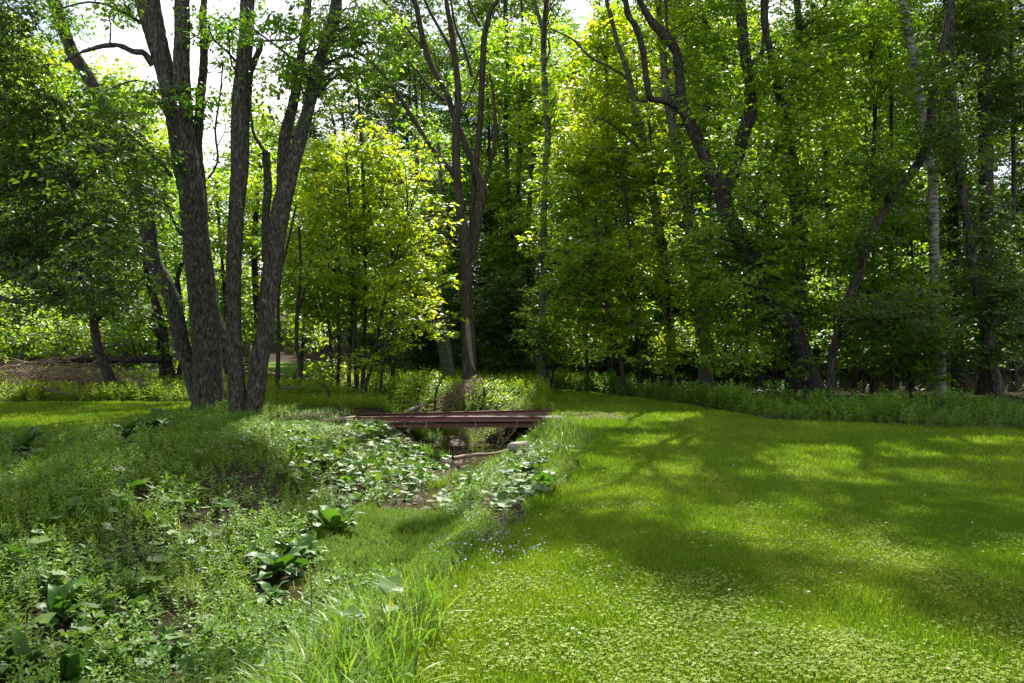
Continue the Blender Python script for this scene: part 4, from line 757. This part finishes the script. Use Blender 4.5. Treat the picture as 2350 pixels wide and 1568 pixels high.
# ------------------------------------------------------------------ ground plants
rng = np.random.default_rng(21)
def proto_blade(w, bend): return (np.array([[-w, 0, 0], [w, 0, 0], [w*.8, bend*.25, .5], [-w*.8, bend*.25, .5], [0, bend, .95]]), [(0, 1, 2, 3), (3, 2, 4)])
BL = proto_blade(.03, .35); BT = (np.array([[-.035, 0, 0], [.035, 0, 0], [0, .3, 1]]), [(0, 1, 2)])
def long_blade(w, bend):
    t = np.linspace(0, 1, 6); y = bend*t**2; z = t*(1-.35*bend*t*t); ww = w*np.sin(np.clip(t*.85+.15, 0, 1)*math.pi)**.6; ww[-1] = .0005
    V = np.concatenate([np.stack([-ww, y, z], -1), np.stack([ww, y, z-.3*ww*0], -1)]); return (V, [(i, i+6, i+7, i+1) for i in range(5)])
LB = [long_blade(.016, b) for b in (.25, .55, .8)]
def lance(n, L_, wdt, seed, lo=.12):
    r2 = np.random.default_rng(seed); V = [[-.008, 0, 0], [.008, 0, 0], [.004, .02, 1], [-.004, .02, 1]]; fs = [(0, 1, 2, 3)]; tv = [0]*4
    for k in range(n):
        t = lo+(1-lo)*k/(n-1); a = k*2.4+r2.uniform(-.3, .3); l = L_*(1.1-.55*t)*r2.uniform(.8, 1.2); el = .25+.75*t*t+r2.uniform(-.15, .15)
        u = np.array([math.cos(a)*math.cos(el), math.sin(a)*math.cos(el), math.sin(el)]); s_ = np.array([-math.sin(a), math.cos(a), 0]); dn = np.array([0, 0, -1.])
        b = np.array([0, .02*t, t]); c = len(V)
        V += [list(b), list(b+u*l*.45+s_*l*wdt+dn*l*.04), list(b+u*l*.97+dn*l*.28), list(b+u*l*.45-s_*l*wdt+dn*l*.04)]; fs += [(c, c+1, c+2), (c, c+2, c+3)]; tv += [.15*(t-.5)]*4
    return (np.array(V), fs, np.array(tv))
WEED = [lance(18, .36, .17, 1), lance(14, .46, .14, 2), lance(22, .28, .22, 3), lance(12, .55, .2, 4, .05)]
def roundleaf(seed):
    r2 = np.random.default_rng(seed); a = np.arange(10)/10*2*math.pi; r = 1+.10*np.cos(a*5)+r2.normal(0, .06, 10); r[0] *= .45
    z = .10*np.sin(a*3)+r2.normal(0, .05, 10)+.12; V = np.concatenate([[[0, 0, 0]], np.stack([r*np.cos(a), r*np.sin(a), z], -1)])
    return (V, [(0, k+1, (k+1) % 10+1) for k in range(10)])
RL = [roundleaf(k) for k in range(3)]
CL = (np.array([[0, 0, 0], [.6, .5, .12], [1.1, 0, .02], [.6, -.5, .12]]+[[0, 0, 0], [-.73, .27, .12], [-.55, .95, .02], [.13, .77, .12]]+[[0, 0, 0], [.13, -.77, .12], [-.55, -.95, .02], [-.73, -.27, .12]]), [(0, 1, 2, 3), (4, 5, 6, 7), (8, 9, 10, 11)])
def put(mb, protos_, x, y, s, tint=None, dz=0, tl=.2):
    k = len(x); z = H(x, y)+dz; tint = U(0, 1, k) if tint is None else tint; w_ = rng.integers(0, len(protos_), k)
    for i, p in enumerate(protos_):
        m_ = w_ == i; q = int(m_.sum())
        if q: scatter(mb, p, np.stack([x, y, z], -1)[m_], (s[m_] if np.ndim(s) else np.full(q, s)), U(0, 6.28, q), np.abs(rng.normal(0, tl, q)), U(0, 6.28, q), tint[m_])
def sample(n, x0, x1, y0, y1, p=0.0):
    """points with density falling as y^-p, inside the picture's reach"""
    u = U(0, 1, n); e = 1-p
    y = (y0**e+u*(y1**e-y0**e))**(1/e) if abs(e) > 1e-6 else y0*(y1/y0)**u
    return U(x0, x1, n), y
def pxof(x, y): return proj(np.stack([x, y, H(x, y)], -1))
def inview(x, y, mrg=120):
    px, py = pxof(x, y); return (px > -mrg) & (px < 2350+mrg) & (py < 1568+260)
def ell(px, py, cx, cyy, rx, ry): return ((px-cx)/rx)**2+((py-cyy)/ry)**2
# lawn: two faint wheel tracks curve over it
TY = [3, 5.9, 7.8, 9.6, 11.9, 14, 17, 20]; TX = [1.6, 1.88, 2.24, 2.39, 2.5, 2.5, 2.2, 1.7]
for nm, (y0, y1, n, pr, h0, wm) in {'lawn_grass': (3.2, 9, 560000, BL, .036, .8), 'far_lawn_grass': (9, 28, 480000, BT, .042, 1.4)}.items():
    u = U(0, 1, n); y = y0*(y1/y0)**u**(.85); x = U(-.75, .75, n)*y; keep = (lawnmask(x, y) > U(.1, .9, n)) & inview(x, y); x, y = x[keep], y[keep]; k = len(x)
    hh = h0*(.6+.9*fbm2(x, y, 2.2, 31))*U(.6, 1.35, k); edge = 1+1.2*np.exp(-((x-xc(y)-wr(y))/.25)**2)
    ti = np.clip(.12+.6*(fbm2(x, y, .9, 41)-.25)+.5*np.clip(fbm2(x, y, .45, 43)-.45, 0, 1)+.10*np.sin((x-.35*y)*2.6)+rng.normal(0, .17, k)+.5*(U(0, 1, k) < .05), 0, 1)
    trk = np.minimum(np.abs(x-np.interp(y, TY, TX)), np.abs(x-np.interp(y, TY, TX)-.95)) < .11; ti = np.clip(ti+.22*trk, 0, 1); hh = np.where(trk, hh*.6, hh)
    m = MB(); z = H(x, y); ws = wm*U(.8, 1.5, k)*np.maximum(1, y/9)
    scatter(m, pr, np.stack([x, y, z], -1), np.stack([np.full(k, .08)*ws, hh*edge, hh*edge], -1), U(0, 6.28, k), np.abs(rng.normal(.2, .25, k)), U(0, 6.28, k), ti)
    tag(m.build(nm, M['grass']), 'short bright mown grass covering the near lawn' if nm == 'lawn_grass' else 'short mown grass stretching away to the wood edge', 'grass', kind='stuff')
x, y = sample(170000, -2, 8, 3.2, 11, 1.8); cl = fbm2(x, y, 1.7, 51); k_ = (lawnmask(x, y) > .6) & (cl+rng.normal(0, .12, len(x)) > .47+.05*(y-3.5)) & inview(x, y); x, y = x[k_], y[k_]
m = MB(); put(m, [CL], x, y, U(.004, .0125, len(x)), np.clip(rng.normal(.4, .3, len(x)), 0, 1), U(.022, .045, len(x)), .4)
tag(m.build('clover', M['clover']), 'pale clover leaves growing through the sunlit near lawn', 'clover', kind='stuff')
m = MB(); x, y = sample(160, -1, 10, 3.4, 14, 1); k_ = lawnmask(x, y) > .8; x, y = x[k_], y[k_]; put(m, [CL], x, y, U(.008, .013, len(x)), None, .075, .3)
tag(m.build('clover_flowers', M['white']), 'tiny white clover flowers dotted over the lawn', 'flowers', kind='stuff')
# left bank and stream bank plants
DOCKS = [(768, 1240, 110), (640, 1345, 100), (625, 1385, 49), (690, 1290, 57), (135, 1440, 64), (45, 1545, 60), (170, 1565, 64), (240, 1440, 45), (375, 1480, 41), (360, 985, 58), (290, 1010, 47), (60, 1040, 47), (1150, 1160, 64), (1215, 1095, 32), (800, 1120, 64), (700, 1110, 57), (430, 1560, 38)]
STRAW = [(560, 1115, 120, 48), (375, 1425, 110, 45), (470, 1185, 80, 25), (130, 1440, 90, 40), (330, 1135, 60, 16), (930, 1100, 40, 20), (1030, 1010, 90, 30)]
def strawness(px, py):
    s = np.zeros(px.shape)
    for cx, cyy, rx, ry in STRAW: s = np.maximum(s, np.maximum(1-ell(px, py, cx, cyy, rx, ry)*.7, .85*(ell(px, py, cx, cyy+ry, rx*.8, ry) < 1)))
    for cx, cyy, rr_, *_ in DOCKS: s = np.maximum(s, 1.0*(ell(px, py, cx, cyy+.2*rr_, rr_*.72, rr_*.6) < 1))
    return np.clip(s, 0, 1)
def bank(x, y): # places on the banks that are neither lawn nor stream bed
    t = x-xc(y); return (lawnmask(x, y) < .35) & ~((np.abs(t) < .5+.15*(n2(x, y, 2, 3)-.5)) & (y > 10.9))
def MAT(px, py): return ell(px, py, 900, 1260, 190, 95) < 1
def COLT(px, py): return (ell(px, py, 880, 1095, 230, 110) < 1) | (ell(px, py, 850, 1000, 90, 26) < 1) | (ell(px, py, 1205, 1110, 55, 75) < 1) | (ell(px, py, 690, 1000, 50, 30) < 1)
LONGG = [(600, 1640), (700, 1470), (830, 1430), (960, 1400), (1030, 1400), (1020, 1450), (950, 1530), (930, 1900), (560, 1900)]
n = 36000; x, y = sample(n, -11, 1.7, 3.0, 18.5, .5); px, py = pxof(x, y); ok = bank(x, y) & inview(x, y) & (U(0, 1, n) > strawness(px, py)*.92) & ~(MAT(px, py)) & ~(COLT(px, py) & (U(0, 1, n) < .6)) & ~((np.abs(x-xc(y)) < 1.1) & (y > 13.5) & (U(0, 1, n) < .6))
ok &= ~((x > -3.55) & (x < .9) & (y > 16.8) & (y < 18.6) & (np.abs(x-xc(y)) > 1.3))
x, y = x[ok], y[ok]; px, py = px[ok], py[ok]; h = .20*(.45+1.0*fbm2(x, y, .8, 61))*U(.6, 1.3, len(x)); h = np.where(x > xc(y)+.2, h*(1-.55*sst(wr(y)-1.2, wr(y), x-xc(y))), h); h = np.where(inpoly(px, py, LONGG), h*1.25, h)
h = np.where((y > 13.5) & (x > -4.8), h*np.clip(.75-.12*(y-13.5), .42, 1), h)
m = MB(); put(m, WEED, x, y, h, np.clip(.3+.6*fbm2(x, y, .7, 71)+rng.normal(0, .18, len(x)), 0, 1), 0, .25)
tag(m.build('bank_weeds', M['weed']), 'dense carpet of narrow-leaved green weeds over the stream banks', 'weeds', kind='stuff')
n = 110000; x, y = sample(n, -11, 1.7, 3.0, 18.5, .8); px, py = pxof(x, y); mat = MAT(px, py); ok = bank(x, y) & ~((x > -3.5) & (x < .85) & (y > 16.85) & (y < 18.5)) & inview(x, y) & ((U(0, 1, n) > strawness(px, py)*1.2) & ((fbm2(x, y, 1.1, 81) > .42) | mat)); x, y, mat = x[ok], y[ok], mat[ok]
m = MB(); put(m, LB, x, y, np.where(mat, .10, .17)*np.where((y > 13.5) & (x > -4.8) & (x < xc(y)), np.clip(.8-.15*(y-13.5), .38, 1), 1)*U(.6, 1.4, len(x)), np.clip(rng.normal(.45, .2, len(x)), 0, 1), 0, .3)
tag(m.build('bank_grass', M['grass']), 'rough grass blades mixed among the weeds on the banks', 'grass', kind='stuff')
n = 40000; x, y = sample(n, -2.6, .3, 4, 12, .3); px, py = pxof(x, y); ok = MAT(px, py) & bank(x, y); x, y = x[ok], y[ok]
m = MB(); put(m, [WEED[2]], x, y, U(.06, .13, len(x)), np.clip(rng.normal(.2, .15, len(x)), 0, 1), 0, .3)
tag(m.build('moss_weeds', M['grass']), 'soft deep green mat of fine low plants in the hollow', 'weeds', kind='stuff')
n = 16000; x, y = sample(n, -3, 0.6, 2.4, 7.5, .2); px, py = pxof(x, y); ok = inpoly(px, py, LONGG) & (fbm2(x, y, 3, 5) > .36); x, y = x[ok], y[ok]
m = MB(); put(m, LB, x, y, U(.14, .38, len(x)), np.clip(rng.normal(.45, .25, len(x)), 0, 1), 0, .25)
n2_ = 1500; x, y = sample(n2_, .2, 1.3, 10.5, 15.5, 0); x = xc(y)+wr(y)-.35+rng.normal(0, .2, n2_); put(m, LB, x, y, U(.18, .36, n2_), np.clip(rng.normal(.4, .2, n2_), 0, 1), 0, .15)
for (a, b_) in ((1052, 1105), (1000, 1120), (985, 1045), (1110, 1085)):
    c = G(a, b_); q = 260; put(m, LB, c[0]+rng.normal(0, .13, q), c[1]+rng.normal(0, .13, q), U(.12, .26, q), U(.2, .8, q), 0, .3)
tag(m.build('long_grass', M['tallgrass']), 'tall arching bright grass blades on the stream bank', 'grass', kind='stuff')
n = 9500; x, y = sample(n, -11, 1.6, 3.2, 17, .2); px, py = pxof(x, y); d_ = np.where(COLT(px, py), .35+.65*(fbm2(x, y, 1.6, 8) > .45), np.where((px < 720) & (py > 1080), .10+.15*(fbm2(x, y, 1.2, 3) > .52), .04)); ok = (U(0, 1, n) < d_) & (lawnmask(x, y) < .3) & inview(x, y) & ~((np.abs(x-xc(y)) < .3)) & ~MAT(px, py) & ~((y > 16.5) & (x > -4.2)); x, y = x[ok], y[ok]; px, py = px[ok], py[ok]
x2 = np.repeat(x, 3)+rng.normal(0, .09, 3*len(x)); y2 = np.repeat(y, 3)+rng.normal(0, .09, 3*len(x))
m = MB(); put(m, RL, x2, y2, U(.03, .085, len(x2)), np.clip(rng.normal(.45, .28, len(x2)), 0, 1), np.where(y2 > 13.5, U(.02, .06, len(x2)), U(.05, .2, len(x2))), .5)
tag(m.build('coltsfoot', M['broad']), 'broad rounded pale green leaves spreading down the left bank to the water', 'ground cover', kind='stuff')
# straw and litter
n = 9000; x, y = sample(n, -10, 1, 3.2, 18, .3); px, py = pxof(x, y); ok = (U(0, 1, n) < strawness(px, py)*.9+.05) & (lawnmask(x, y) < .3); x, y = x[ok], y[ok]; k = len(x)
m = MB(); ST = (np.array([[-.5, -.008, 0], [.5, -.01, .02], [.5, .006, .02], [-.5, .008, .006]]), [(0, 1, 2, 3)])
scatter(m, ST, np.stack([x, y, H(x, y)+U(.008, .05, k)], -1), U(.08, .32, k), U(0, 6.28, k), rng.normal(0, .2, k), U(0, 6.28, k), U(0, 1, k))
tag(m.build('dry_straw', M['straw']), 'flattened dead stalks in the bare patches of the left bank', 'straw', kind='stuff')
# weed belt along the right wood edge, weeds behind the bridge and at far left
n = 16000; x, y = sample(n, .6, 17, 12.5, 31, 0); dd = y-yb(x)-.35*(n2(x, y, 1.1, 14)-.5)*2; ok = (dd > -.15) & (dd < 5.0) & inview(x, y); x, y, dd = x[ok], y[ok], dd[ok]
h = (.06+.50*fbm2(x, y, .8, 15))*np.clip(.55+dd*.6, .5, 1.15)*U(.6, 1.25, len(x))
m = MB(); put(m, WEED, x, y, h, np.clip(.1+.6*fbm2(x, y, .6, 16)+rng.normal(0, .12, len(x)), 0, 1), 0, .25)
tag(m.build('wood_edge_weeds', M['weed']), 'knee-high belt of leafy weeds between the right lawn and the trees', 'weeds', kind='stuff')
n = 22000; x, y = sample(n, -21, 3, 18.55, 33, 0); ok = (lawnmask(x, y) < .3) & inview(x, y) & ~((x > -14.5) & (x < -3) & (y > 30)) & ((y < yb(x)+3) | (x < 1)) & (np.abs(x-xc(y)) > .3); x, y = x[ok], y[ok]
h = (.22+.34*fbm2(x, y, .7, 17))*U(.5, 1.25, len(x)); h = np.where(y < 21, h*.6, h)
m = MB(); put(m, WEED, x, y, h, np.clip(.15+.75*fbm2(x, y, .5, 18)+rng.normal(0, .12, len(x)), 0, 1), 0, .25)
tag(m.build('meadow_weeds', M['grass']), 'tall soft weeds behind the bridge and along the left wood edge', 'weeds', kind='stuff')
n = 3500; x, y = sample(n, -30, 26, 24, 45, 0); ok = (woods(x, y) > .5); x, y = x[ok], y[ok]; m = MB(); put(m, WEED, x, y, U(.12, .4, len(x)), U(0, .5, len(x)), 0, .3)
tag(m.build('forest_undergrowth', M['dark']), 'sparse dim undergrowth on the forest floor', 'undergrowth', kind='stuff')
# flowers
m = MB()
for (a, b_, rx, ry, q) in ((1110, 1300, 150, 40, 210), (560, 1035, 130, 22, 200), (250, 1330, 250, 40, 90), (720, 1540, 140, 30, 70)):
    for _ in range(1):
        an = U(0, 6.28, q); r = U(0, 1, q)**.5; c = np.array([G(a+rx*r[i]*math.cos(an[i]), b_+ry*r[i]*math.sin(an[i])) for i in range(q)])
        put(m, [CL], c[:, 0], c[:, 1], U(.004, .0075, q)*np.clip(c[:, 1]/6, 1, 2), None, U(.08, .20, q), .5)
tag(m.build('blue_flowers', M['flower']), 'scattered tiny blue forget-me-not flowers at the lawn edge and on the bank', 'flowers', kind='stuff')

# docks and other big-leaved plants: one thing each
def dockleaf(seed, wd=.2):
    r2 = np.random.default_rng(seed); n = 9; t = np.linspace(0, 1, n); wv = wd*np.sin(np.clip(t*.93+.04, 0, 1)*math.pi)**.75*(1+.10*np.sin(t*19+seed)); wv[0] = .012; wv[-1] = .003
    x = t*(1-.12*t); z = .45*t-.62*t**2.2+.03*np.sin(t*9); e = .05*np.sin(t*17+seed)
    V = np.concatenate([np.stack([x, wv, z+wv*.35+e*wv*2], -1), np.stack([x, wv*0, z], -1), np.stack([x, -wv, z+wv*.35-e*wv*2], -1)])
    f = [(i, i+1, n+i+1, n+i) for i in range(n-1)]+[(n+i, n+i+1, 2*n+i+1, 2*n+i) for i in range(n-1)]; return (V, f)
DL = [dockleaf(k, w_) for k, w_ in enumerate((.17, .20, .24))]
def dock(px, py, size, nl, label, tint=.3, name='dock_plant', stand=.38, mat='broad'):
    c = G(px, py); c[2] -= .02; m = MB(); a = np.arange(nl)*2.4+U(-.3, .3, nl); k = rng.integers(0, 3, nl)
    for i in range(3):
        q = k == i; mm = int(q.sum())
        if mm:
            lift = U(.15, 1.0, mm)*stand*3
            scatter(m, DL[i], np.repeat(c[None], mm, 0)+np.array([0, 0, .02]), size*U(.6, 1.15, mm), a[q], -lift, a[q], np.clip(rng.normal(tint, .12, mm), 0, 1))
    root = empty(name, tuple(c), label, 'plant'); m.build('leaves', M[mat], root, True, c)
    s = MB(); tube(s, np.array([c, c+[0, 0, size*.35]]), np.array([.008, .003]), 5, resample=False); s.build('stem', M['grass'], root, False, c)
dock(768, 1232, .50, 20, 'large dock with pale wavy leaves in sun left of the deep green mat', .6)
dock(640, 1335, .44, 19, 'dark dock rosette left of the flowering stalk', .15)
dock(625, 1385, .26, 12, 'lowest small dock rosette directly below the dark one', .2)
dock(700, 1285, .34, 11, 'dock growing just above the top of the flowering stalk', .25)
dock(135, 1440, .34, 9, 'upright broad dock at the left, above the cut-off bottom corner plant', .1, stand=.55)
dock(45, 1545, .32, 10, 'broad-leaved dock in the bottom left corner', .2, stand=.5)
dock(170, 1565, .34, 7, 'tall-leaved dock right of the bottom left corner plant', .1, stand=.7)
dock(240, 1440, .24, 4, 'single dock with a long flat leaf pointing at the bare straw patch', .25)
dock(375, 1480, .22, 7, 'small dark dock on the right rim of the bare straw patch', .1)
dock(360, 985, .62, 12, 'broad burdock at the foot of the thickest cherry tree, left side', .3, 'burdock_plant')
dock(290, 1010, .5, 9, 'burdock with dim leaves at the far end of the left bank', .2, 'burdock_plant')
dock(60, 1040, .5, 9, 'burdock at the left picture edge below the left lawn', .15, 'burdock_plant')
dock(1150, 1160, .28, 10, 'dock on the right bank near the stream bend', .5)
dock(1215, 1095, .26, 9, 'dock on the right bank beside the lawn edge', .6)
dock(800, 1120, .34, 11, 'dock standing among the rounded pale leaves on the lit bank', .4)
dock(700, 1110, .3, 9, 'dock at the left rim of the rounded pale leaves', .5)
dock(1885, 962, .5, 8, 'pale burdock in the weed belt below the crooked lichen-spotted trunk', .8, 'burdock_plant')
dock(1930, 958, .45, 7, 'right one of two pale burdocks in the weed belt at the right wood edge', .7, 'burdock_plant')
dock(430, 1560, .2, 6, 'small dock at the bottom edge left of the tall grass', .1)
def stalk(px, py, h, label, seed):
    c = G(px, py); r2 = np.random.default_rng(seed); root = empty('flowering_stalk', tuple(c), label, 'plant'); m = MB()
    tube(m, np.array([c, c+[.01, 0, h*.5], c+[.0, 0, h]]), np.array([.006, .005, .002]), 6, .1); m.build('stem', M['weed'], root, False, c)
    q = 70; t = U(.62, 1, q); a = U(0, 6.28, q); p = c+np.stack([.013*np.cos(a)*(1.2-t), .013*np.sin(a)*(1.2-t), h*t], -1); m = MB(); scatter(m, CL, p, U(.006, .011, q), a, U(0, 1.2, q), a, U(.5, 1, q)); m.build('flower_spike', M['clover'], root, False, c)
    q = 12; t = np.linspace(.05, .45, q); a = np.arange(q)*2.4; m = MB(); scatter(m, LEAF6, c+np.stack([0*t, 0*t, h*t], -1), .13*(1-t)+.02*U(0, 1, q), a, -U(.2, .7, q), a, U(0, .3, q)); m.build('leaves', M['broad'], root, False, c)
stalk(712, 1440, .52, 'tall thin stalk with a yellowish flower spike rising over the docks', 1)
stalk(668, 1420, .28, 'shorter yellowish flower stalk left of the tall one', 2)
